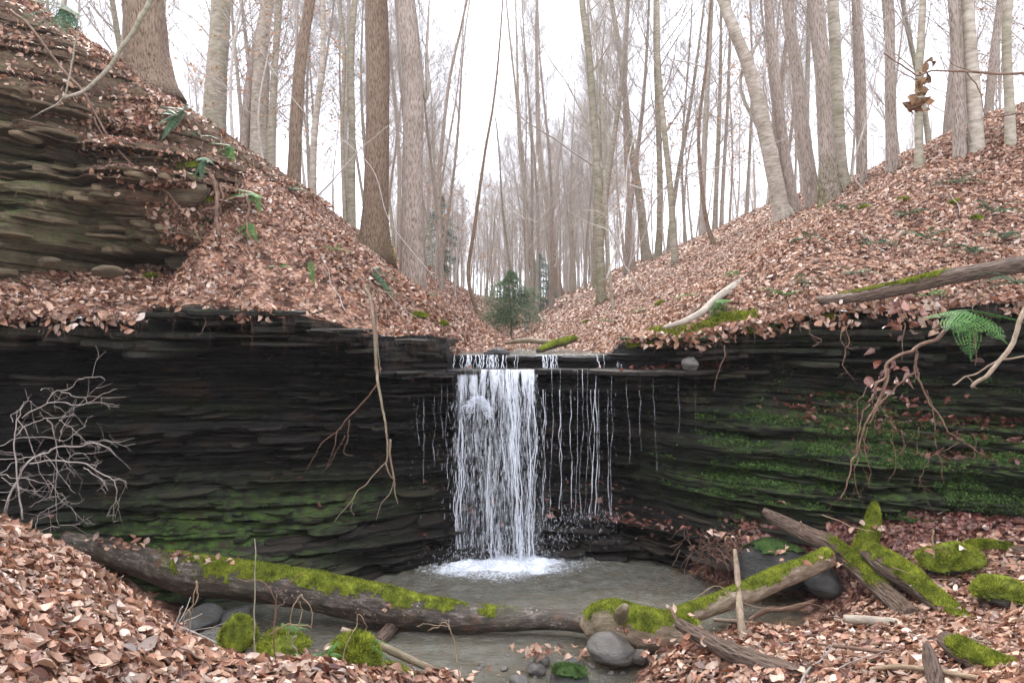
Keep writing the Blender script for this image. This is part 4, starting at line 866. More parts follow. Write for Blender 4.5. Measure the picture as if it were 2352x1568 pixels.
log("knotted_log", "thick pale knotted log end with moss, resting by the stones at the outflow", "log",
    [(1346,1452,4.12,50),(1372,1432,4.12,84),(1410,1425,4.1,92),(1450,1438,4.08,94),(1500,1450,4.05,96),(1545,1455,4.02,92),(1590,1462,4.0,76),(1610,1470,3.98,50)],
    'log_tan', (.1, .9, .35, 7000), .12, 32, 2, 70, stubs=[(.34, [(1428,1404,3.95),(1437,1392,3.88)], 40)], fr=3)
log("mossy_branch_log", "round mossy pole rising from the knotted log to the crossing timber", "log",
    [(1520,1428,4.12,40),(1570,1412,4.15,44),(1630,1392,4.22,44),(1690,1370,4.3,48),(1740,1350,4.38,50),(1790,1328,4.46,50),(1850,1305,4.55,46),(1905,1278,4.62,44)],
    'log_tan', (.0, 1., .45, 8000), .1, 26, 3, 90)
log("crossing_timber", "dark split timber leaning over the mossy pole at the right bank", "log",
    [(1752,1172,4.95,16),(1790,1195,4.9,32),(1850,1225,4.82,38),(1905,1250,4.72,42),(1955,1290,4.6,42),(2010,1340,4.4,44),(2060,1385,4.2,46),(2095,1418,4.0,44)],
    'log_rot', (.42, .75, .45, 4500), .16, 26, 4, 90)
log("mossy_stub", "short upright mossy stub behind the crossing timber", "stump",
    [(1975,1290,4.72,50),(1985,1255,4.75,46),(2000,1215,4.82,38),(2007,1175,4.9,24),(2008,1152,4.92,10)], 'log_dark', (0, 1., -.5, 8000), .16, 24, 5, 50)
log("mossy_log", "rotten mossy log sinking into leaves on the right bank", "log",
    [(1990,1262,4.55,40),(2040,1300,4.4,66),(2085,1325,4.28,64),(2130,1362,4.12,50),(2190,1410,3.9,46),(2260,1465,3.65,40)], 'log_rot', (0, .9, .1, 11000), .2, 26, 6, 80)
log("mossy_log", "dark log with moss cap at the right edge below the wet leaves", "log",
    [(2215,1258,4.5,30),(2262,1262,4.45,46),(2320,1275,4.4,50),(2400,1290,4.3,52),(2480,1305,4.25,52)], 'log_rot', (0, .5, .35, 4000), .14, 24, 7, 60)
log("rotten_log", "blackened log half buried in leaves running to the bottom edge", "log",
    [(1560,1432,3.8,26),(1610,1460,3.66,36),(1680,1497,3.48,44),(1760,1528,3.32,50),(1850,1556,3.2,52),(1960,1590,3.1,50)], 'log_rot', None, .16, 24, 8, 80)
log("rotten_log", "hollow mossy log in the bottom right corner", "log",
    [(2170,1468,3.1,40),(2220,1500,2.95,58),(2290,1535,2.82,66),(2380,1575,2.7,70)], 'log_rot', (.15, .9, .25, 5000), .18, 26, 9, 60)
log("fallen_log", "dark log with bright moss on its back lying above the right lip", "log",
    [(1880,689,5.45,18),(1940,685,5.35,25),(2020,672,5.22,31),(2100,655,5.1,34),(2180,636,5.0,36),(2260,622,4.9,38),(2352,606,4.8,40),(2440,592,4.7,40)], 'log_rot', (.14, .56, .5, 7000), .08, 26, 10, 100)
log("fallen_branch", "pale bleached branch sliding down the right slope to the slab edge", "branch",
    [(1524,752,5.72,8),(1570,738,5.78,14),(1612,716,5.85,16),(1650,682,6.05,17),(1700,648,6.3,19),(1745,622,6.55,22),(1790,592,6.85,20),(1838,552,7.3,12)], 'branch_pale', None, .06, 14, 11, 70,
    stubs=[(.46, [(1740,655,6.3),(1800,662,6.2),(1845,662,6.15)], 14), (.85, [(1870,580,7.0),(1930,562,7.2)], 12)])
log("driftwood_stick", "grey stick lying from the mossy hummock into the shallow outflow", "stick",
    [(785,1446,3.85,16),(830,1462,3.82,18),(880,1484,3.8,20),(930,1508,3.77,19),(985,1532,3.74,16),(1045,1548,3.72,10)], 'log_tan', None, .08, 12, 12, 50)
log("sunken_timber", "flat brown timber slanting under water beside the long log", "log",
    [(918,1425,4.42,30),(890,1450,4.25,30),(868,1476,4.12,26)], 'log_rot', None, .1, 12, 13, 30)
log("standing_stick", "grey stick standing upright in the leaves at the pool edge", "stick",
    [(1688,1262,4.5,9),(1692,1300,4.42,13),(1696,1350,4.3,15),(1700,1410,4.12,18),(1708,1480,3.95,20)], 'log_tan', None, .07, 12, 14, 50)
log("birch_stick", "short broken piece of ringed pale wood among the leaves", "stick",
    [(1938,1420,3.95,18),(1990,1424,3.93,22),(2050,1428,3.9,20),(2066,1430,3.88,16)], 'branch_pale', None, .06, 14, 15, 30)
log("waterside_stick", "long thin stick floating against the leaf bank by the pool", "stick",
    [(1640,1422,4.45,8),(1700,1428,4.35,11),(1780,1440,4.28,13),(1842,1452,4.2,10)], 'log_tan', None, .06, 10, 16, 40)
log("waterside_stick", "crooked stick arching out of the shallows beside the pale timber", "stick",
    [(1720,1424,4.4,10),(1762,1400,4.42,13),(1820,1396,4.4,12),(1870,1378,4.45,7)], 'root', None, .1, 10, 17, 40)
log("leaning_stick", "dark thin stick propped on the knotted log and reaching the bottom edge", "stick",
    [(1538,1394,3.95,7),(1560,1432,3.85,11),(1600,1480,3.75,13),(1650,1520,3.6,12),(1720,1575,3.45,10)], 'root', None, .1, 10, 18, 50)
log("bottom_stick", "long pale stick lying on leaves along the bottom right", "stick",
    [(1998,1536,2.98,9),(2060,1530,2.93,12),(2140,1538,2.85,13),(2220,1552,2.75,13),(2330,1572,2.66,12)], 'stem_tan', None, .06, 12, 19, 50)
log("bank_stick", "thin dark stick pressed among leaves on the right bank", "stick",
    [(1880,1478,3.42,5),(1960,1488,3.34,9),(2060,1500,3.24,8),(2110,1508,3.2,5)], 'root', None, .08, 9, 20, 30)
log("bank_stick", "speckled twig slanting over the mossy boulder near the right edge", "stick",
    [(2090,1345,4.15,4),(2160,1345,4.2,6),(2230,1318,4.25,7),(2310,1290,4.25,8),(2380,1270,4.3,8)], 'twig_pale', None, .08, 9, 21, 40)
log("bank_stick", "bare grey stick in the left foreground leaves", "stick",
    [(20,1496,2.12,8),(70,1502,2.15,10),(130,1520,2.18,10),(200,1550,2.2,8),(240,1575,2.2,6)], 'log_tan', None, .06, 9, 22, 40)
log("root_stub", "broken vertical root with shredded bark in the right foreground", "stump",
    [(2150,1590,2.72,34),(2145,1550,2.8,38),(2135,1510,2.86,34),(2128,1478,2.9,16)], 'log_rot', None, .2, 18, 23, 30)
log("crevice_branch", "brown branch slanting up over the leaves at the left of the valley", "branch",
    [(860,660,6.0,7),(800,600,6.3,9),(755,560,6.5,9),(700,520,6.6,7)], 'root', None, .08, 9, 24, 30)
log("slope_log", "dead grey branch lying on the crest of the right slope", "branch",
    [(1930,446,11.2,9),(1965,432,11.,14),(1990,420,10.9,16),(2004,412,10.8,12)], 'log_rot', None, .1, 10, 25, 30)
log("stream_debris", "flat weathered branch jammed across the head of the stream", "log",
    [(1160,788,7.9,6),(1200,782,7.8,12),(1245,784,7.7,13),(1300,793,7.6,8)], 'log_tan', None, .1, 12, 26, 30)
log("stream_debris", "mossy green log sloping into the stream above the falls", "log",
    [(1236,806,7.1,12),(1270,792,7.3,18),(1320,778,7.6,16)], 'log_dark', (0, 1, -.2, 2500), .1, 14, 27, 30)

# ---- stones
def rock(name, label, c, dims, mat, seed, moss=None, cat="stone", group=None, sink=.0, rotz=0.):
    rg_ = np.random.default_rng(seed); nu, nw = 44, 26
    a = np.linspace(0, 2 * np.pi, nu, endpoint=False); b = np.linspace(-np.pi / 2 + .05, np.pi / 2 - .05, nw)
    Aa, Bb = np.meshgrid(a, b); D = np.stack([np.cos(Aa) * np.cos(Bb), np.sin(Aa) * np.cos(Bb), np.sin(Bb)], -1)
    Nn = rg_.normal(0, 1, (13, 3)); Nn /= np.linalg.norm(Nn, axis=1, keepdims=True); dd = rg_.uniform(.66, 1., 13)
    den = np.maximum((D @ Nn.T) / dd, 1e-3); r = 1 / (np.sum(den ** 20, -1) + 1) ** (1 / 20)
    r = r * (1 + .07 * fbm(D[..., 0] * 2 + seed, D[..., 1] * 2, D[..., 2] * 2, 4, seed))
    V = D * r[..., None] * np.array(dims) / 2; cz, sz = math.cos(rotz), math.sin(rotz)
    V = np.stack([V[..., 0] * cz - V[..., 1] * sz, V[..., 0] * sz + V[..., 1] * cz, V[..., 2]], -1) + np.asarray(c)
    i = np.arange(nw - 1)[:, None] * nu; j = np.arange(nu)[None]; Q = np.stack([i + j, i + (j + 1) % nu, i + nu + (j + 1) % nu, i + nu + j], -1).reshape(-1, 4)
    m = MB(); m.add(V, Q); capt = [[0, k + 1, k] for k in range(1, nu - 1)]; t2 = [[(nw-1)*nu, (nw-1)*nu + k, (nw-1)*nu + k + 1] for k in range(1, nu - 1)]
    m.t.append(np.array(capt + t2))
    if not moss:
        return tag(m.build(name, M[mat], origin=c), label, cat, group)
    T = thing(name, label, cat, c, group); m.build("stone", M[mat], T, origin=c)
    thr, cnt, size = moss[:3]; nv = V - np.asarray(c); nv /= np.linalg.norm(nv, axis=2, keepdims=True)
    def mask(G, N): return np.clip((N[..., 2] - thr + .5 * fbm(G[..., 0] * 7, G[..., 1] * 7, G[..., 2] * 7, 3, seed)) * 3, 0, 1)
    rg2 = np.random.default_rng(seed + 5); G = np.concatenate([V, V[:, :1]], 1); Ng = np.concatenate([nv, nv[:, :1]], 1)
    Gc = (G[1:, 1:] + G[:-1, :-1]) / 2; Nc = (Ng[1:, 1:] + Ng[:-1, :-1]) / 2; w = mask(Gc, Nc); mm = MB()
    q = grid_quads(*G.shape[:2]).reshape(G.shape[0] - 1, G.shape[1] - 1, 4)[w > .3]
    lump = .014 * (1.2 + 1.2 * fbm(G[..., 0] * 22, G[..., 1] * 22, G[..., 2] * 22, 3, seed)); Am = np.zeros_like(G); Am[..., 2] = .25
    mm.add(G + Ng * lump[..., None], q, None, Am)
    p, _ = scatter(G, np.clip(w, 0, 1), cnt, rg2); o = p - np.asarray(c); o /= np.linalg.norm(o, axis=1, keepdims=True); tufts(mm, p + o * .016 * rg2.random(len(p))[:, None], o + np.array([0, 0, .2]), size, rg2, .9, .28)
    ob = mm.build("moss", M[moss[3] if len(moss) > 3 else 'moss'], T, origin=c); ob["kind"] = "stuff"; return T
def px_rock(name, label, u0, v0, u1, v1, y, depth, mat, seed, moss=None, group=None, over=1.25):
    c = P((u0 + u1) / 2, (v0 + v1) / 2, y); w = (u1 - u0) * y / FPX; h = (v1 - v0) * y / FPX
    return rock(name, label, c, (w * 1.12, depth, h * over), mat, seed, moss, "stone", group)
px_rock("boulder", "wedge-shaped grey boulder under the knotted log at the outflow", 1352,1460,1458,1520, 3.93, .28, 'stone', 3)
px_rock("stone", "round wet stone right of the wedge-shaped boulder", 1454,1492,1492,1524, 3.86, .1, 'stone', 4)
px_rock("stone", "flat tan stone between the wedge boulder and the rotten log", 1499,1505,1539,1530, 3.84, .11, 'stone', 5)
px_rock("stone", "pale egg-shaped stone beside the blackened log", 1546,1511,1580,1552, 3.74, .1, 'stone', 6)
px_rock("stone", "smooth grey stone at the bottom edge by the leaning stick", 1562,1545,1596,1580, 3.62, .1, 'stone', 7)
px_rock("stone", "grey stone ringed by riffles left of the wedge boulder", 1228,1503,1262,1530, 3.9, .1, 'stone', 8)
px_rock("stone", "low brown stone split by the riffle below the wedge boulder", 1296,1516,1342,1540, 3.86, .14, 'stone_dark', 9)
px_rock("stone", "olive stone in front of the riffle-ringed grey one", 1212,1524,1252,1548, 3.8, .12, 'stone', 10)
px_rock("stone", "broad pale stone cut by the bottom edge at mid picture", 1168,1552,1212,1580, 3.68, .14, 'stone', 11)
px_rock("stone", "grey stone at the tip of the driftwood stick", 1014,1542,1054,1560, 3.74, .1, 'stone', 12)
px_rock("stone", "small brown stone behind the yellow-green moss cushion", 864,1530,888,1545, 3.7, .07, 'stone', 13)
px_rock("mossy_stone", "dark mossy stone at the bottom edge below the riffle", 1262,1537,1346,1580, 3.64, .24, 'stone_dark', 14, (.35, 5000, .016, 'moss_dark'))
px_rock("boulder", "large flat grey wet boulder at the right rim of the pool", 1690,1252,1865,1345, 4.95, .45, 'stone_dark', 15, (.55, 2500, .01, 'moss_dark'))
px_rock("boulder", "dark wet boulder behind the mossy pole", 1848,1305,1935,1365, 4.72, .3, 'stone_dark', 16)
px_rock("boulder", "dark slab-like boulder under the left end of the long log", 410,1402,500,1448, 4.05, .4, 'stone_dark', 17)
px_rock("boulder", "wet brown boulder at the left water edge", 510,1395,575,1448, 4.2, .35, 'stone_dark', 18)
px_rock("boulder", "dark boulder below the two wet ones beside the left leaf bank", 440,1455,560,1520, 3.75, .35, 'stone_dark', 19)
px_rock("stone", "flat grey stone on the leaves of the left shelf", 215,612,280,636, 5.05, .2, 'rock_up', 20, None)
px_rock("stone", "rounded stone half covered by leaves above the left lip", 90,592,140,612, 5.35, .15, 'rock_up', 21)
px_rock("stone", "yellowish stone sitting on the wet ledge right of the falls", 1566,822,1604,850, 5.76, .1, 'stone', 22)
px_rock("stone", "low brown slab in the stream right at the lip of the falls", 1113,801,1170,822, 6.25, .12, 'stone_dark', 23)
px_rock("mossy_stone", "upright bright moss-covered stone on the near bank", 508,1432,578,1505, 3.2, .14, 'stone_dark', 24, (-.4, 9000, .015))
px_rock("mossy_stone", "low mossy hummock with a fern beside the upright mossy stone", 590,1462,700,1515, 3.12, .2, 'stone_dark', 25, (-.1, 7000, .016))
px_rock("mossy_stone", "shaggy mossy clod where the driftwood stick begins", 770,1475,868,1545, 3.25, .2, 'log_rot', 26, (-.1, 9000, .024))
px_rock("moss_cushion", "smooth yellow-green moss cushion at the bottom edge", 838,1542,945,1590, 3.3, .22, 'stone_dark', 27, (-.5, 9000, .012))
px_rock("mossy_stone", "broad mossy boulder among the leaves of the right bank", 2118,1256,2242,1312, 4.35, .3, 'stone_dark', 28, (-.2, 11000, .017))
px_rock("mossy_stone", "moss-capped stone with a dark hollow beneath near the right edge", 2248,1335,2345,1397, 3.85, .25, 'stone_dark', 29, (-.1, 8000, .016))
for i, (u, v, w, wh) in enumerate([(1520,700,34,"just above the slab right of the falls"),(1990,480,30,"on the upper right slope among short ferns"),(2080,462,26,"high on the right slope, the topmost clump"),(2200,468,28,"near the ferns high on the right slope"),(2250,505,30,"below the highest ferns at the right"),(1350,742,26,"beside the stream at the foot of the right slope"),(345,640,44,"on the left shelf below the outcrop cavity"),(430,385,60,"on the left slope among hanging roots"),(455,460,60,"under the roots of the left slope"),(960,730,60,"on the slab left of the falls"),(1010,745,36,"by the stream left of the lip"),(1905,728,30,"on the rim under the mossy log at the right")]):
    p, y = hit(u, v, 4.4); wd = w * y / FPX * .8
    rock("moss_clump", "green moss clump " + wh, p + np.array([0, .02, 0]), (wd, wd * .6, wd * .45), 'stone_dark', 60 + i, (-.1, 1800, .02), "moss")
rp_ = np.random.default_rng(31)
for i in range(26):
    u, v = rp_.uniform(960, 1600), rp_.uniform(1505, 1566); y = 1.58 * FPX / (v - 784); w = rp_.uniform(.02, .05)
    rock("pebble", "small wet pebble in the shallow outflow", P(u, v, y) + np.array([0, 0, .002]), (w, w * .8, w * .55), 'stone' if i % 3 else 'stone_dark', 100 + i, None, "pebble", "pebbles in the shallow outflow", rotz=rp_.random() * 6)

for u0, v0, u1, v1, lb_, sd_ in [(385,560,482,622,"mossy brown rock at the foot of the outcrop corner",202),(380,400,470,470,"dark mossy rock under the hanging roots",203)]:
    p, y = hit((u0 + u1) / 2, (v0 + v1) / 2, 4.6); px_rock("rock", lb_, u0, v0, u1, v1, y + .02, .22, 'rock_up' if sd_ != 201 else 'stone_dark', sd_, (.3, 1500, .014, 'moss_dark'))
# ---- branches, roots, twigs
def branch(name, label, cat, lines, mat, y, jit=.0, group=None, seed=0, extra=0, k=7):
    rg_ = np.random.default_rng(seed + 40); m = MB(); o = P(lines[0][0][0][0], lines[0][0][0][1], y)
    for ln in lines:
        pts, w0, w1 = ln[:3]; dy = ln[3] if len(ln) > 3 else (0, rg_.normal(0, jit))
        n = max(10, len(pts) * 5); q = np.array([P(a[0], a[1], y + dy[0] + (dy[1] - dy[0]) * i / max(1, len(pts) - 1)) for i, a in enumerate(pts)])
        s = spl(q, n); s += np.stack([fbm(np.linspace(0, 1.2 * len(pts), n), c * 9. + len(m.v), 0, 3, seed) for c in range(3)], 1) * (.012 + .012 * ('root' in name))
        rr = np.linspace(w0, w1, n) * y / FPX / 2
        if rough_ := (w0 > 5): rr = rr * (1 + .1 * fbm(np.linspace(0, 12, n), 0, 0, 2, seed))
        tube(m, s, rr, k)
        for _ in range(extra):
            i = rg_.integers(n // 3, n - 2); d = s[i+1] - s[i]; d /= np.linalg.norm(d); limb(m, s[i], d + rg_.normal(0, .6, 3), rg_.uniform(.05, .16), max(rr[i] * .5, .0012), 1, rg_, -.1, 4, 3, (2,), .7, twigr=.0010)
    return tag(m.build(name, M[mat], origin=o), label, cat, group)
branch("hanging_branch", "long pale branch hanging over the dark wall left of the falls", "branch", [
    ([(838,660),(850,690),(858,760),(862,830),(870,900),(882,960),(890,1010),(887,1065)], 10, 4, (0, -.15)),
    ([(864,700),(866,780),(874,860)], 4, 2), ([(887,1065),(850,1100),(822,1130),(800,1160),(768,1196)], 3.5, 1.5, (-.15, -.2)), ([(808,1150),(808,1170),(812,1188)], 2, 1.2, (-.18, -.2)),
    ([(887,1065),(896,1090),(906,1105),(890,1140),(873,1165),(866,1192)], 4, 1.5, (-.15, -.1)), ([(893,1010),(900,1060),(906,1105),(908,1130),(916,1158)], 6, 2, (-.1, -.1)),
    ([(838,650),(880,672),(920,676),(960,700)], 4, 2, (0, .2)), ([(860,668),(880,710),(930,708),(985,690)], 4, 2, (0, .3))], 'log_tan', 5.15, .03, seed=1)
branch("hanging_branch", "dark thin forked twigs behind the pale hanging branch", "branch", [
    ([(864,885),(835,920),(800,962),(775,990),(740,1020),(720,1050),(700,1085)], 4, 1.5, (0, .1)), ([(800,962),(800,1010),(790,1040),(812,1048)], 2.5, 1.2), ([(775,990),(770,1030),(750,1075)], 2.5, 1.2), ([(795,1000),(760,1060),(738,1090)], 2, 1)], 'root', 5.3, .03, seed=2)
branch("root_branch", "reddish branch with forked roots hanging from the fern at the right", "branch", [
    ([(2170,757),(2140,780),(2100,797),(2060,820),(2038,850),(2018,880),(2010,905),(1995,925)], 9.4, 4.9, (0, -.1)),
    ([(2040,845),(2030,890),(2008,935),(1990,970),(1975,1020),(1960,1060),(1945,1110),(1930,1140)], 5.8, 2.8, (-.1, -.15)),
    ([(1995,925),(1982,960),(1970,1000),(1962,1050)], 3.6, 1.8, (-.1, -.12)), ([(2020,880),(1985,900),(1972,930),(1968,990)], 2.5, 1.4),
    ([(2104,800),(2105,830),(2108,855)], 7.2, 6.3, (0, 0)), ([(2108,855),(2080,870),(2050,895),(2030,920),(2010,945),(1996,975)], 5.0, 2.8, (0, -.1)),
    ([(2110,850),(2120,880),(2140,920),(2160,960),(2180,995),(2215,1015),(2255,1040)], 5.8, 2.1, (0, -.15)), ([(2215,1015),(2235,1030),(2250,1055)], 2.2, 1.0, (-.1, -.15)),
    ([(2125,895),(2140,930),(2142,980),(2148,1010),(2160,1040),(2190,1050)], 2.9, 1.4), ([(2165,1030),(2130,1060),(2112,1090),(2104,1120)], 2.2, 1.0), ([(2200,1010),(2160,1040),(2165,1075),(2170,1110)], 2.5, 1.0),
    ([(1996,975),(1990,1040),(1995,1090),(2000,1120)], 2.2, 1.0), ([(1970,1050),(1960,1100),(1968,1150)], 2.2, 1.0)], 'root', 4.7, .06, seed=3, extra=2)
rr_ = np.random.default_rng(12)
for i in range(9):
    u = [1925, 2020, 2075, 2105, 1950, 2240, 1860, 2050, 1985][i]; v = [700, 860, 1000, 980, 730, 1000, 740, 960, 1010][i]; L = [110, 120, 110, 130, 150, 90, 60, 150, 120][i]
    branch("hanging_rootlet", "thin bare rootlet dangling before the mossy right wall", "root", [([(u + rr_.normal(0, 5) * j, v + L * j / 4) for j in range(5)], 2.6, 1.3)], 'root', 4.75 + rr_.uniform(-.1, .3), .02, "rootlets dangling before the right wall", 20 + i, extra=1)
branch("pale_branch", "bare tan branch poking in from the right edge above the wall", "branch", [([(2420,640),(2375,690),(2342,740),(2326,790),(2290,832),(2262,862),(2232,892)], 14, 8, (0, -.1))], 'log_tan', 3.9, .02, seed=4)
branch("pale_branch", "thinner tan twig crossing the bare branch at the right edge", "branch", [([(2420,812),(2352,820),(2300,828),(2262,848),(2225,866),(2192,884)], 5, 3.5, (0, .05)), ([(2222,868),(2236,882),(2244,892)], 3, 1.5)], 'log_tan', 3.85, .02, seed=5)
branch("slope_branch", "pale green branch rising out of the soil at the top left", "branch", [([(150,222),(190,212),(225,182),(255,150),(280,112),(305,78),(328,40),(350,-20)], 8, 12, (0, -.3)), ([(150,222),(120,245),(90,262),(70,276)], 5, 2, (0, .2)), ([(40,-10),(180,40),(170,110),(150,222)], 3, 4, (0, .2))], 'bark_beech', 5.35, .02, seed=6)
branch("exposed_root", "long exposed root running down the left slope through the leaves", "root", [
    ([(20,20),(75,70),(130,140),(190,215),(235,290),(275,345),(320,395),(365,425),(430,500),(470,560)], 6, 3, (0, -.2)), ([(215,270),(240,330),(262,385),(266,420)], 4, 1.5), ([(140,235),(132,290),(150,360),(190,395)], 4, 1.5, (0, 0)), ([(350,420),(440,420),(520,428),(505,460),(440,470)], 3, 1.5)], 'root', 5.75, .05, seed=7, extra=3)
branch("exposed_root", "knotted vertical roots hanging down the left slope face", "root", [([(490,400),(498,440),(500,480),(494,505),(500,540)], 12, 8, (0, -.1)), ([(506,430),(512,470),(505,500)], 7, 4), ([(570,450),(566,500),(572,545)], 7, 4, (.0, -.1)), ([(494,470),(520,460),(545,452),(568,452)], 5, 5, (0,0))], 'root', 5.7, .0, seed=8, extra=2)
for i, (pl, lb) in enumerate([([(520,640),(545,700),(560,640),(600,600)], "thin curved twig on the left lip above the dark wall"), ([(640,560),(660,620),(690,680),(700,720)], "fine root hanging over the bare soil at the left lip"), ([(250,690),(262,740),(266,790)], "thread-like rootlet hanging from the left lip"), ([(480,690),(470,740),(455,770)], "grass-like root hanging below the left ledge corner"), ([(1668,790),(1655,840),(1642,900)], "pale rootlet hanging under the slab right of the falls"), ([(2240,735),(2238,790),(2242,838)], "shredded strip of bark below the large hanging fern"), ([(2080,740),(2078,780),(2074,830)], "white thread of root below the hanging dead leaves")]):
    p, y = hit(*pl[0], 4.4); branch("rootlet", lb, "root", [(pl, 3.5, 1.5)], 'root', max(y - .12, 3.), .02, None, 50 + i)
# dead leaves hooked on a twig in front of the trees
T = branch("overhead_branch", "thin dark branch reaching in from the right edge before the trees", "branch", [([(2420,170),(2352,168),(2260,168),(2190,166),(2145,164),(2110,172),(2070,146),(2030,122)], 7, 3, (0, .0)), ([(2250,168),(2200,150),(2160,122)], 2.5, 1.2), ([(2225,168),(2250,210),(2262,260),(2275,330)], 3, 1.5), ([(2352,262),(2320,265),(2280,270),(2255,274)], 5, 2)], 'root', 3.6, .05, seed=9)
m = MB(); rg_ = np.random.default_rng(9); c = np.vstack([P(2128, 172, 3.6) + rg_.normal(0, .02, (9, 3)), P(2118, 205, 3.6) + rg_.normal(0, .015, (8, 3)), P(2108, 235, 3.6) + rg_.normal(0, .022, (14, 3))])
leaves(m, c, rg_.normal(0, 1, c.shape), .05, rg_, 1, .6, 0, 1.8); tag(m.build("leaf_cluster", M['leaf_brown'], origin=P(2118, 200, 3.6)), "curled clump of dead leaves caught on the overhead branch", "leaf cluster", kind="stuff")
m = MB(); c = np.vstack([P(2070, 735, 4.95) + rg_.normal(0, 1, (26, 3)) * [.09, .03, .09]]); leaves(m, c, rg_.normal(0, 1, c.shape), .06, rg_, 1, .6, 0, 1.5); tag(m.build("leaf_cluster", M['leaf_wet'], origin=P(2070, 735, 4.95)), "drape of dead leaves hanging over the right lip", "leaf cluster", kind="stuff")
m = MB(); c = np.vstack([P(2040, 865, 4.75) + rg_.normal(0, 1, (16, 3)) * [.08, .03, .04]]); leaves(m, c, rg_.normal(0, 1, c.shape), .055, rg_, 1, .6, 0, 1.5); tag(m.build("leaf_cluster", M['leaf_wet'], origin=P(2040, 865, 4.75)), "dead leaves caught in the fork of the reddish hanging branch", "leaf cluster", kind="stuff")
m = MB(); c = P(1645, 1262, 5.0) + rg_.normal(0, 1, (110, 3)) * [.09, .07, .04]; o_ = P(1645, 1262, 5.0)
for q in c: limb(m, q, rg_.normal(0, 1, 3), .14, .003, 0, rg_, 0, 4, 3, (), .7)
tag(m.build("brush_heap", M['root'], origin=o_), "small tangled heap of twigs at the back right of the pool", "brush heap")

# bleached twiggy shrub at the left, twig by twig
SH = """40,1370 100,1180 200,1010 290,880 420,840 520,790 700,770 880,755 980,790 1040,860|9
200,1450 160,1200 135,1000 150,700 165,530 190,470 215,370|8
190,520 290,450 430,385 560,375 700,400 830,360 930,300 1070,245|5
430,385 480,305 560,265 650,250 700,185 780,160 890,150 945,190|4
560,290 640,325 760,355 830,390 990,400 1045,415|4
160,520 240,670 290,820 340,930 400,1080 470,1180|5
150,680 240,590 340,550 450,525 590,510 660,500|5
420,550 470,590 490,700 520,800 500,900 515,1050 495,1240 510,1380 530,1500|6
-80,820 0,780 120,710 240,685 420,690 590,715 700,640 760,600 780,515 850,510|4
540,545 640,600 680,670 740,740|3
-80,890 0,900 80,900 200,870 330,855 480,820|4
280,950 440,910 600,905 760,940 900,1000 1000,1060 1040,1130 1060,1240 1000,1340 970,1410|7
1060,1240 1065,1320 1040,1410|3
830,950 890,930 930,905|3
770,960 820,1020 920,1060 950,1110 970,1180|4
-60,1030 0,1040 120,1055 300,1080 440,1110 520,1150|4
0,1060 100,1120 200,1190|3
280,1340 370,1275 495,1240|3
330,1560 330,1480 370,1390 430,1330 490,1310|3
600,900 670,850 780,850 860,825 990,820|3
1035,1090 1090,1085 1140,1110 1155,1160|3
490,400 590,470 590,500 540,545 550,590|3
0,1190 90,1180 180,1080 300,1040 510,1040|3
110,560 110,490 160,460 230,380 300,400 380,440 520,510|3
360,280 390,250 455,250 480,300|2.5
515,1190 580,1220 620,1270 635,1320|2.5
720,770 800,735 920,745 1000,735 1050,775|3
0,1020 90,940 180,900 240,860|3
530,740 550,680 570,620|4
450,1080 500,1180 560,1280 680,1360|3
340,1560 450,1510 520,1500 600,1490 720,1495|4
0,1270 80,1265 140,1200 160,1150|3
520,820 560,900 620,980 670,1040|3
400,850 470,920 510,1000 560,1060|3
200,1060 200,960 210,890 180,850 80,840|3"""
lines = []
for ln in SH.split("\n"):
    a, w = ln.split("|"); lines.append(([(float(q.split(",")[0]) * .254, 827 + float(q.split(",")[1]) * .254) for q in a.split()], float(w) * .58, float(w) * .2))
branch("bare_shrub", "bleached bare twiggy shrub arching over the left edge of the hollow", "shrub", lines, 'twig_pale', 3.45, .12, seed=10, extra=2, k=6)

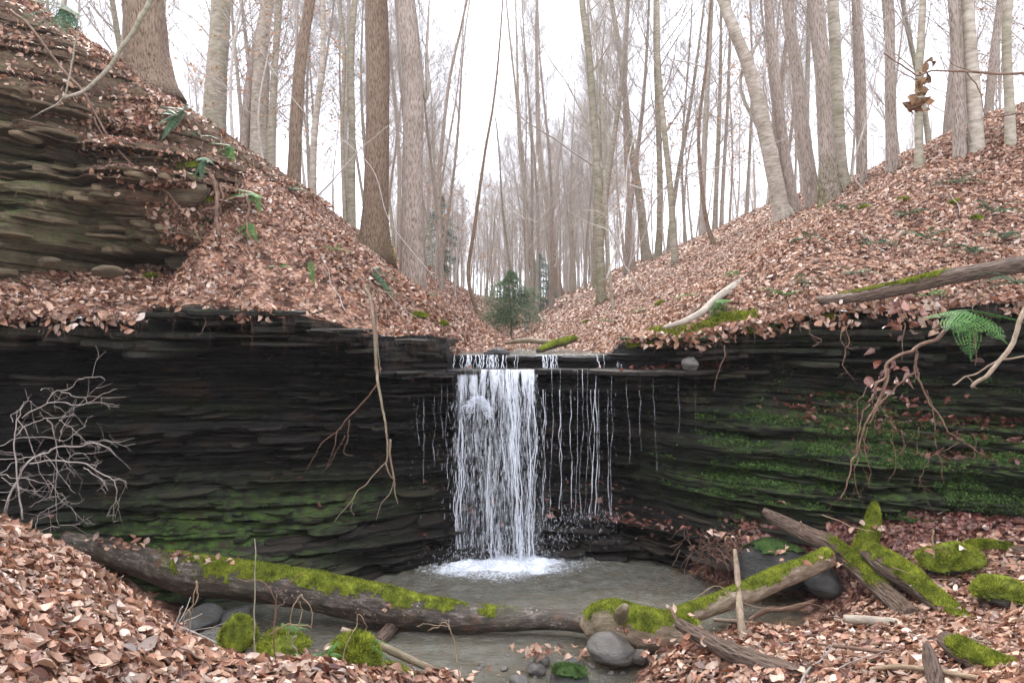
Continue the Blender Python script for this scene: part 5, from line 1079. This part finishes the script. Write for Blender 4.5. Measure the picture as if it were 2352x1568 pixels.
# slender stems in the foreground
for lb, lns, mt, y in [
    ("single green-banded upright shoot in front of the long log", [([(586,1600),(586,1500),(588,1400),(587,1300),(587,1240)], 4, 2.2)], 'bark_green', 2.75),
    ("reddish forked seedling beside the green-banded shoot", [([(634,1600),(632,1500),(634,1420),(636,1365)], 4, 3), ([(634,1440),(632,1380),(612,1350),(588,1334),(566,1338),(548,1326)], 3, 1.5), ([(636,1365),(660,1340),(700,1318)], 2.5, 1.3), ([(636,1392),(650,1380),(662,1372)], 2, 1)], 'root', 2.8),
    ("dry arched stalks bent over the mossy hummock", [([(595,1480),(625,1450),(660,1432),(695,1436),(712,1440)], 4, 2.5), ([(660,1470),(668,1420),(680,1380),(692,1370),(715,1395),(718,1440)], 3.5, 2), ([(678,1450),(690,1410),(692,1380)], 3, 2)], 'stem_tan', 3.1),
    ("thin forked dry stem standing over the driftwood stick", [([(1060,1590),(1050,1520),(1040,1470),(1028,1430),(1004,1438),(985,1450)], 3, 1.6), ([(1028,1430),(1025,1438),(978,1434),(960,1440)], 2, 1.2), ([(1028,1440),(1028,1420)], 2, 1)], 'stem_tan', 3.0),
    ("pale straight dead stalk leaning in the left leaves", [([(335,1580),(355,1530),(385,1470),(412,1410),(420,1392)], 4.5, 3)], 'twig_pale', 2.7),
    ("brown drooping weed stalk with withered leaf shreds", [([(395,1490),(420,1430),(440,1380),(452,1335)], 3.5, 2.2), ([(452,1335),(448,1370),(442,1400)], 5, 2), ([(430,1400),(436,1420),(430,1450)], 4, 1.5)], 'stem_tan', 2.9),
    ("short bent twig lying against the dark left boulders", [([(395,1445),(440,1450),(480,1440),(520,1430),(560,1415)], 2.5, 1.2), ([(440,1450),(470,1452),(500,1440)], 2, 1), ([(500,1440),(503,1470)], 2, 1)], 'twig_pale', 3.3),
    ("little upright dry stalk at the bottom centre of the near bank", [([(425,1600),(430,1520),(440,1460)], 3, 2)], 'stem_tan', 2.6),
    ("white bone-like forked twig beside the mossy hummock", [([(700,1530),(690,1510),(680,1490),(672,1470),(682,1458)], 6, 3), ([(690,1512),(670,1500),(655,1495)], 4, 2)], 'twig_pale', 3.05),
    ("bent fine stem with a kinked top right of the hummock", [([(760,1580),(790,1500),(815,1440),(828,1410),(838,1430),(845,1450)], 2.5, 1.5)], 'stem_tan', 2.9),
    ("upright cream stalk behind the broad mossy boulder", [([(2148,1300),(2142,1260),(2142,1218)], 6, 4)], 'stem_tan', 4.3),
    ("short upright cream stalk by the crossing timber", [([(1838,1235),(1840,1215),(1840,1198)], 5, 4)], 'stem_tan', 4.8),
    ("grey upright peg at the bottom right corner", [([(2285,1570),(2280,1540),(2284,1515)], 12, 9)], 'bark_pale', 2.9),
    ("thin bramble whips arching over the right bank leaves", [([(1570,1395),(1640,1345),(1700,1380),(1780,1395),(1850,1380),(1900,1400)], 2, 1.3), ([(1890,1180),(1950,1205),(2010,1220)], 2.5, 1.5), ([(2050,1300),(2120,1330),(2200,1330),(2240,1345)], 2, 1.2)], 'stem_tan', 4.2)]:
    branch("dry_stem", lb, "stem", lns, mt, y, .02, None, int(y * 97) + len(lb))
# understorey saplings on the right slope and left
for lb, lns, mt, y in [
    ("crossing dark saplings fanning out above the right slab", [([(1482,680),(1440,620),(1415,560),(1395,510),(1380,490),(1340,480)], 5, 1.5, (0, -.6)), ([(1392,640),(1420,560),(1435,480),(1440,380),(1460,300)], 5, 2, (0, .6)), ([(1440,620),(1480,540),(1500,470),(1540,420),(1600,395),(1700,370),(1800,320)], 4, 1.5, (0, -1.5)), ([(1395,510),(1430,470),(1440,440)], 3, 1.5), ([(1445,425),(1480,435),(1500,440)], 3, 1.5), ([(1420,565),(1400,530),(1350,510),(1300,480)], 3, 1.2)], 'twig', 8.5),
    ("thin arching sapling leaning left over the brown trunks", [([(1000,640),(900,520),(860,400),(800,330),(700,260),(600,120),(560,60)], 3, 1.2, (0, -1)), ([(700,480),(760,420),(830,340),(890,290)], 4, 1.5, (0, -.5))], 'twig', 8.2),
    ("slanting bare twigs crossing the crest trunks at the right", [([(1985,440),(1960,400),(1968,340),(2000,250),(2010,180),(2030,120)], 5, 2, (0, -.5)), ([(2230,330),(2215,250),(2190,180),(2140,100)], 3, 1.5, (0, -1))], 'twig', 7.2)]:
    branch("bare_sapling", lb, "sapling", lns, mt, y, .1, None, len(lb), extra=6)

# ---- ferns
def frond(L, W, rg_, lacy=False, droop=.6, n=20):
    m = MB(); s = np.linspace(0, 1, 14); path = np.stack([L * s * (1 - .15 * droop * s), 0 * s, L * (.35 * s - droop * s * s)], 1); tube(m, path, np.linspace(.0022, .0008, 14) * (L / .25), 4, cap=False)
    for i in range(n):
        f = .12 + .88 * i / n; q = np.array([np.interp(f, s, path[:, a]) for a in range(3)]); w = W * (math.sin(math.pi * min(1, (f + .12)) ** .8) ** .7 + .05) * .5
        for sd_ in (-1, 1):
            d = np.array([.3, sd_ * .95, -.12]) + rg_.normal(0, .05, 3); d /= np.linalg.norm(d); fw = np.array([.95, -sd_ * .3, -.1]); pw = L / n * (.5 if not lacy else .45)
            r = rg_.random()
            if not lacy:
                V = np.array([q, q + d * w * .25 + fw * pw * .55, q + d * w * .7 + fw * pw * .4, q + d * w, q + d * w * .6 - fw * pw * .35, q + d * w * .15 - fw * pw * .5])
                V[:, 2] += np.array([0, .002, -.002, -.006, -.002, .002]); m.add(V, [[0, 1, 2, 5], [5, 2, 3, 4]], None, np.tile([0, 0, r], (6, 1)))
            else:
                for kx in range(4):
                    g = kx / 4; c = q + d * w * (g + .1); l2 = pw * 1.3 * (1 - g * .7)
                    for s2 in (-1, 1):
                        e = fw * s2 + d * .5; V = np.array([c, c + e * l2 * .5 + d * w * .085, c + e * l2, c + e * l2 * .5 - d * w * .06]); m.add(V, [[0, 1, 2, 3]], None, np.tile([0, 0, r], (4, 1)))
    return m
def fern(label, u, v, L=.22, n=6, mat='fern', lacy=False, hang=False, y=None, seed=0, W=None, droop=.6, y_off=0., az0=None, spread=1.):
    rg_ = np.random.default_rng(700 + seed)
    if y is None: p, y = hit(u, v, 4.3 if v < 900 else 1.4)
    p = P(u, v, y + y_off); T = thing("fern", label, "fern", p)
    protof = [frond(L, W or L * (.36 if lacy else .24), rg_, lacy, .12 if hang else droop, 14 if lacy else 20) for _ in range(2)]
    for i in range(n):
        b = protof[i % 2]; a = (az0 if az0 is not None else -math.pi / 2) + (rg_.uniform(-1, 1) * 1.25 * spread if hang else rg_.uniform(-math.pi, math.pi) * spread); el = rg_.uniform(-1.35, -.25) if hang else rg_.uniform(-.1, .55)
        V = np.vstack(b.v) * rg_.uniform(.65, 1.1); ce, se = math.cos(el), math.sin(el); x = V[:, 0] * ce - V[:, 2] * se; z = V[:, 0] * se + V[:, 2] * ce
        ca, sa = math.cos(a), math.sin(a); V2 = np.stack([x * ca - V[:, 1] * sa, x * sa + V[:, 1] * ca, z], 1) + p + np.array([0, 0, .035])
        m = MB(); m.v = [V2]; m.a = [np.vstack(b.a)]; m.q = [np.vstack(b.q)]; m.n = len(V2); m.build("frond", M[mat], T, origin=p)
    return T
F_ = [("big bluish fern hanging from the outcrop at the top left", 150, 25, dict(L=.36, n=11, mat='fern_blue', hang=True, W=.13, y=5.95, y_off=0., spread=.8)),
 ("string of hanging fern fronds below the crest of the left slope", 378, 200, dict(L=.26, n=6, mat='fern_blue', hang=True, spread=.4)),
 ("hanging fern continuing the string down the left slope", 402, 275, dict(L=.28, n=5, mat='fern_blue', hang=True, spread=.4)),
 ("green fern on the left slope above the moss patch", 455, 325, dict(L=.16, n=6, mat='fern_blue')),
 ("dark fern tuft near the crest of the left slope", 532, 345, dict(L=.2, n=6, mat='fern', hang=True, spread=.6)),
 ("drooping dark fern beside the hanging roots of the left slope", 585, 455, dict(L=.26, n=8, mat='fern', hang=True, spread=.6)),
 ("small fern low on the crest line of the left slope", 668, 445, dict(L=.18, n=6, mat='fern_blue')),
 ("lone bright frond on the leaves of the left slope", 712, 605, dict(L=.22, n=1, mat='fern', hang=True, az0=-.9, spread=.2)),
 ("dark fern fan near the top of the hanging branch", 855, 628, dict(L=.24, n=6, mat='fern_blue', hang=True, spread=.7, az0=-.9)),
 ("ribbon of fern and moss running down left of the valley", 985, 680, dict(L=.2, n=6, mat='fern', hang=True, az0=-.8, spread=.5)),
 ("fern sprig under the outcrop cavity", 640, 625, dict(L=.1, n=4, mat='fern')),
 ("pale fern on the soil above the ledge corner", 490, 520, dict(L=.14, n=4, mat='fern_blue')),
 ("lacy fern hanging beside the pale fallen branch", 1650, 700, dict(L=.24, n=8, lacy=True, hang=True, y_off=-.1, spread=.8)),
 ("fern tuft above the pale fallen branch", 1700, 640, dict(L=.14, n=6, mat='fern')),
 ("small fern left of the pale fallen branch on the slab", 1585, 688, dict(L=.12, n=6, mat='fern')),
 ("feathery fern against the tapered end of the mossy log", 1842, 664, dict(L=.22, n=8, lacy=True, mat='fern_blue')),
 ("blue-green fern cluster under the middle of the mossy log", 1960, 640, dict(L=.18, n=7, mat='fern_blue')),
 ("large bright fern hanging over the right lip", 2215, 725, dict(L=.38, n=8, lacy=True, hang=True, W=.17, y=4.72)),
 ("lacy fern at the right edge above the large hanging one", 2335, 665, dict(L=.28, n=8, lacy=True, mat='fern_blue', y=4.6)),
 ("bluish fern patch high on the right slope", 2090, 505, dict(L=.22, n=8, mat='fern_blue')),
 ("bluish fern patch halfway up the right slope", 2130, 560, dict(L=.2, n=8, mat='fern_blue')),
 ("bluish fern patch near the right edge of the slope", 2280, 500, dict(L=.22, n=8, mat='fern_blue')),
 ("flat ferns on the leaves above the mossy log", 2010, 570, dict(L=.18, n=7, mat='fern_blue')),
 ("faint fern patch far up the right slope", 1950, 490, dict(L=.2, n=7, mat='fern_blue')),
 ("fern below the bright stretch of the mossy log", 2130, 690, dict(L=.12, n=6, mat='fern')),
 ("sparse fern between mossy log and crest at the right edge", 2300, 560, dict(L=.2, n=7, mat='fern_blue')),
 ("low ferns above the mossy rim right of the falls", 1470, 720, dict(L=.12, n=6, mat='fern')),
 ("dark fern in the leaves at the left edge of the foreground", 8, 1385, dict(L=.14, n=8, mat='fern_blue', y=2.7)),
 ("little fern growing on the low mossy hummock", 655, 1470, dict(L=.12, n=7, mat='fern', y=3.2)),
 ("small fern among leaves in front of the shaggy clod", 755, 1525, dict(L=.09, n=6, mat='fern', y=3.05)),
 ("fern leaf spray at the left of the shaggy clod", 700, 1535, dict(L=.08, n=5, mat='fern', y=3.0)),
 ("fern blades growing from the side of the shaggy clod", 840, 1485, dict(L=.13, n=5, mat='fern', hang=True, y=3.3, az0=-.3))]
F_ += [("blue-green fern on the left slope just below the crest rocks", 470, 372, dict(L=.2, n=7, mat='fern_blue', hang=True, spread=.7)),
 ("fern hanging beside the square dark rock of the left slope", 575, 520, dict(L=.2, n=6, mat='fern', hang=True, spread=.7)),
 ("fern at the upper crest of the left slope under the pale beech", 425, 262, dict(L=.2, n=6, mat='fern_blue', hang=True, spread=.6)),
 ("short fern in leaves left of the great straight trunk", 770, 585, dict(L=.14, n=6, mat='fern')),
 ("fern at the mossy rim just right of the stream", 1400, 745, dict(L=.12, n=6, mat='fern')),
 ("low fern between the fallen branch and the mossy log", 1800, 690, dict(L=.18, n=7, mat='fern')),
 ("fern in the middle of the right slope below the crest trees", 1850, 560, dict(L=.2, n=7, mat='fern_blue')),
 ("spreading fern high on the right slope beside green moss", 2200, 430, dict(L=.22, n=8, mat='fern_blue')),
 ("fern just above the far end of the mossy log", 2240, 590, dict(L=.22, n=8, mat='fern_blue'))]
for i, (lb, u, v, kw) in enumerate(F_): fern(lb, u, v, seed=i, **{**kw, "L": kw["L"] * (1.25 if kw["L"] < .3 and v < 900 else 1.), "y_off": kw.get("y_off", -.1 if (u < 700 and v < 500) else -.03)})

# ================================================================ WATERFALL
W_ = thing("waterfall", "white waterfall streaming off the double ledge into the pool", "waterfall", P(1130, 1260, 5.9))
rw = np.random.default_rng(99)
def const(mb, al): mb.a = [np.tile([0, 0, al], (len(v), 1)) for v in mb.v]; return mb
def strand(mb, u0, u1, y0, y1, z0, z1, r, wob=.01, n=26, beads=1.2):
    t = np.linspace(0, 1, n); x = (u0 - 1176) * y0 / FPX * (1 - t) + (u1 - 1176) * y1 / FPX * t
    sd_ = rw.integers(0, 9999); x = x + wob * fbm(t * 5, sd_, 0, 3, 5) * np.minimum(1, t * 5); z = z0 + (z1 - z0) * t ** 1.0; yy = y0 + (y1 - y0) * np.sqrt(t)
    rr = r * (.35 + .65 * np.clip(.5 + beads * fbm(t * 9, sd_, 3, 3, 8), .05, 1.4)); tube(mb, np.stack([x, yy, z], 1), rr, 5, cap=False)
LZ2 = 1.372; FY = 5.93
top = MB()
for i in range(60):
    u = rw.uniform(1042, 1168) if i < 40 else rw.choice([1185, 1248, 1260, 1275, 1380, 1452 - 30]) + rw.normal(0, 5); strand(top, u, u + rw.normal(0, 4), 6.12, 6.06, 1.475, LZ2 + .005, rw.uniform(.002, .006), .012, 10, .8)
const(top, .25); top.build("upper_cascade", M['white'], W_)["kind"] = "stuff"
main = MB()
for i in range(20):
    u = rw.choice([1056, 1064, 1112, 1135, 1163, 1172, 1182, 1212, 1224]) + rw.normal(0, 6); zt = LZ2 - .005 if rw.random() < .7 else rw.uniform(.5, 1.2)
    zb = 0. if rw.random() < .4 else rw.uniform(.1, .9); strand(main, u, u + (u - 1135) * .08 + rw.normal(0, 7), FY, FY - .12 - .1 * rw.random(), zt, min(zb, zt - .2), rw.choice([.0014, .0022, .0035], p=[.45, .35, .2]), .035, 44, 2.6)
for u, du, r, zt in [(1165, 26, .0075, LZ2), (1172, 30, .006, LZ2), (1186, 12, .005, 1.2), (1060, -2, .0055, LZ2), (1056, -10, .004, 1.0), (1214, 2, .0055, LZ2), (1226, -6, .004, 1.1), (1122, 8, .004, .8)]:
    for j in range(3): strand(main, u + rw.normal(0, 3), u + du + rw.normal(0, 4), FY, FY - .2, zt, 0., r * rw.uniform(.5, 1), .035, 50, 1.9)
for i in range(46):                                     # bunches of broken water
    z = rw.uniform(.0, 1.3); cen = rw.choice([1060, 1098, 1122, 1150, 1168, 1185, 1216], p=[.17, .15, .12, .12, .2, .12, .12]) + (1.35 - z) * rw.normal(6, 17); m_ = rw.integers(6, 24)
    for _ in range(m_):
        u = cen + rw.normal(0, 6); zz = max(z + rw.normal(0, .06), .02); y = FY - .14 * (1 - zz / 1.35) + rw.normal(0, .02); L = rw.uniform(.03, .12); r = rw.uniform(.0008, .0026)
        p = np.array([(u - 1176) * y / FPX, y, zz]); s_ = np.linspace(-.5, .5, 5)[:, None]; tube(main, p + np.array([(u - 1135) * .0005 + rw.normal(0, .04), 0, -1]) * s_ * L, np.array([.1, .7, 1, .8, .15]) * r, 4, cap=False)
const(main, .42); main.build("main_stream", M['white'], W_)["kind"] = "stuff"
for k_, (ua, ub, yo, top_) in enumerate([(1040, 1150, -.0, LZ2), (1100, 1200, -.035, LZ2), (1150, 1240, -.015, LZ2), (1060, 1225, -.06, LZ2 - .1)]):
    vm = MB(); n1, n2 = 30, 60; s_ = np.linspace(0, 1, n1)[:, None]; t_ = np.linspace(0, 1, n2)[None]; zz = top_ * (1 - t_) + 0 * s_; y_ = FY + yo - .16 * np.sqrt(t_) + .03 * fbm(s_ * 5, t_ * 2, k_, 3, 90) - .03 * np.sin(s_ * 3.14)
    u_ = ua + (ub - ua) * s_ + (s_ - .5) * 34 * t_ + 14 * t_ + 10 * fbm(t_ * 3, k_, s_ * 2, 3, 91); x_ = (u_ - 1176) * FY / FPX; e_ = np.clip(np.sin(s_ * 3.1416) * 1.6, 0, 1) * (1 if k_ < 4 else .35) * np.clip(1.1 - .35 * t_, 0, 1)
    G_ = np.stack([x_, y_ + 0 * s_, zz], -1); vm.add(G_, grid_quads(n1, n2), None, np.stack([x_ + 0 * t_, zz, e_ + 0 * zz], -1)); vm.build("water_sheet", M['veil'], W_)["kind"] = "stuff"
veil = MB()                                             # thin broken film just under the lip
for i in range(26):
    u = rw.uniform(1045, 1225); w = rw.uniform(3, 11); n = 14; t = np.linspace(0, 1, n); z = LZ2 - t * rw.uniform(.08, .3); x = (u - 1176) * FY / FPX + .01 * fbm(t * 4, i, 0, 2, 6)
    hw = w * FY / FPX * (1 - .8 * t); y = FY - .04 * np.sqrt(t) + .004 * rw.random(); Vv = np.stack([np.stack([x - hw, y + 0 * t, z], 1), np.stack([x, y - .008, z], 1), np.stack([x + hw, y + 0 * t, z], 1)], 1)
    veil.add(Vv, grid_quads(n, 3))
const(veil, .45); veil.build("water_film", M['white'], W_)["kind"] = "stuff"
side = MB()
for u, r in [(1284, .0035), (1288, .002), (1312, .003), (1338, .0018), (1364, .0045), (1368, .0035), (1377, .002), (1396, .002), (1406, .0018), (1246, .003), (1252, .002), (1268, .0015), (960, .0014), (975, .0014), (1000, .0013), (1016, .0014), (1024, .0018), (1325, .0013), (1350, .0014), (1356, .0016), (1440, .001), (1470, .001), (1500, .001), (1560, .001), (1600, .001)]:
    far = u < 1030 or u > 1420; strand(side, u + rw.normal(0, 1), u + rw.normal(0, 4), FY + .02, FY - .05, (LZ2 if far or rw.random() < .5 else 1.22), rw.uniform(.5, .9) if far else rw.uniform(.25, .35), r, .02, 40, 2.2)
const(side, .25); side.build("side_trickles", M['white'], W_)["kind"] = "stuff"
drops = MB()
def streak(mb, c, d, L, r):
    d = d / np.linalg.norm(d); s = np.linspace(-.5, .5, 4)[:, None]; tube(mb, c + d * s * L, np.array([.15, .9, 1., .2]) * r, 4, cap=False)
for i in range(2600):
    f = rw.random(); z = 1.33 * (1 - f ** 1.1); cen = rw.choice([1060, 1100, 1125, 1165, 1185, 1215]); sp = 10 + 22 * (1 - z / 1.35); u = cen + rw.normal(0, sp)
    y = FY - .12 * (1 - z / 1.35) + rw.normal(0, .05); p = P(u, 784, y); p[2] = max(z, .01); p[0] = (u - 1176) * y / FPX
    streak(drops, p, np.array([(u - 1135) * .0006 + rw.normal(0, .03), rw.normal(0, .03), -1]), rw.uniform(.015, .075), rw.choice([.0009, .0015, .0024], p=[.55, .33, .12]))
for i in range(420):
    u = rw.uniform(940, 1420); z = 1.2 * rw.random(); y = FY - .05 + rw.normal(0, .1); p = np.array([(u - 1176) * y / FPX, y, z]); streak(drops, p, np.array([rw.normal(0, .05), 0, -1]), rw.uniform(.01, .04), .0007)
b0 = P(1098, 912, 5.84)                                 # jet bursting over the projecting stone
for i in range(600):
    a = rw.uniform(-2.6, 2.6); l = .13 * rw.random() ** .8 + .004; d = np.array([math.sin(a), -.5 * rw.random(), math.cos(a) * .6]); p = b0 + d * l * rw.uniform(.5, 1) + np.array([0, 0, -5. * l * l - .03 * rw.random()]); streak(drops, p, d + np.array([0, 0, -5.5 * l]), rw.uniform(.012, .05), rw.choice([.0012, .002, .003]))
for i in range(1700):                                    # splash rising from the pool and the low wet shelf
    if i < 1100: u, y0, h = 1130 + rw.normal(0, 95), 5.7 + rw.normal(0, .18), .1
    else: u, y0, h = rw.uniform(1190, 1430), 5.87 + rw.normal(0, .06), .035
    z0 = 0. if i < 1100 else rw.choice([.27, .2, .12]); hh = abs(rw.normal(0, h)); p = np.array([(u - 1176) * y0 / FPX, y0, z0 + hh]); streak(drops, p, np.array([rw.normal(0, .5), rw.normal(0, .3), 1.]), rw.uniform(.006, .03), rw.choice([.0008, .0015, .0024], p=[.5, .35, .15]))
const(drops, .3); ob = drops.build("spray", M['white'], W_); ob["kind"] = "stuff"
fo = MB()                                               # froth where the falls strike
for i in range(420):
    u, y0 = 1140 + rw.normal(0, 62), 5.74 + rw.normal(0, .12); r = rw.uniform(.004, .02); c = np.array([(u - 1176) * y0 / FPX, y0, rw.random() * .012])
    a = np.linspace(0, 6.283, 7)[:-1]; rr = r * rw.uniform(.6, 1.3, 6); ring = c + np.stack([np.cos(a) * rr * 1.5, np.sin(a) * rr, 0 * a], 1); fo.add(np.vstack([ring, c + [0, 0, r * .6]]), None, [[k, (k + 1) % 6, 6] for k in range(6)])
const(fo, .4); ob = fo.build("froth", M['white'], W_); ob["kind"] = "stuff"

# single leaves caught on logs, stones and the wet edge
mb = MB(); rs = np.random.default_rng(64); spots_ = []
for u, v, y, n, sp in [(300,1256,4.5,16,.09),(420,1282,4.44,12,.08),(520,1292,4.38,7,.06),(230,1245,4.6,8,.06),(1230,1500,3.85,18,.05),(1250,1490,3.9,14,.06),(1330,1502,3.95,10,.05),(1540,1500,3.8,16,.07),(1600,1520,3.65,14,.07),(1500,1470,3.9,8,.05),(1650,1470,3.6,16,.08),(1760,1500,3.45,18,.09),(1440,1448,3.9,5,.03),(1880,1290,4.5,12,.08),(2010,1215,4.75,12,.07),(2160,1262,4.2,6,.05),(1760,1262,4.75,7,.08),(1680,1232,4.95,18,.1),(970,1545,3.6,14,.08),(1080,1550,3.6,10,.08),(760,1545,3.1,16,.08),(690,1500,3.1,10,.06),(880,1400,4.25,3,.05),(1560,1400,4.0,4,.03)]:
    c = P(u, v, y) + rs.normal(0, 1, (n, 3)) * [sp, sp * .6, .008]; mb_n = np.tile([0, -.2, 1.], (n, 1)); leaves(mb, c, mb_n, .042, rs, 1, .7, .012, 1.3)
tag(mb.build("stray_leaves", M['leaf']), "stray dead leaves caught on the logs, stones and outflow", "leaf litter", kind="stuff")

# ================================================================ AIR
def haze():
    v = [(-85, -3, -1.6), (85, -3, -1.6), (85, 82, -1.6), (-85, 82, -1.6), (-85, -3, 27), (85, -3, 27), (85, 82, 27), (-85, 82, 27)]
    t = NT("forest_haze"); t.n.remove(t.b); pv = t.node("VolumePrincipled"); pv.inputs["Color"].default_value = (.97, .95, 1, 1); pv.inputs["Density"].default_value = .0006; pv.inputs["Anisotropy"].default_value = .3
    t.lk(pv.outputs[0], t.out.inputs["Volume"])
    tag(MB().add(v, [[0, 3, 2, 1], [4, 5, 6, 7], [0, 1, 5, 4], [1, 2, 6, 5], [2, 3, 7, 6], [3, 0, 4, 7]]).build("haze", t.m, smooth=False), kind="stuff")
haze()
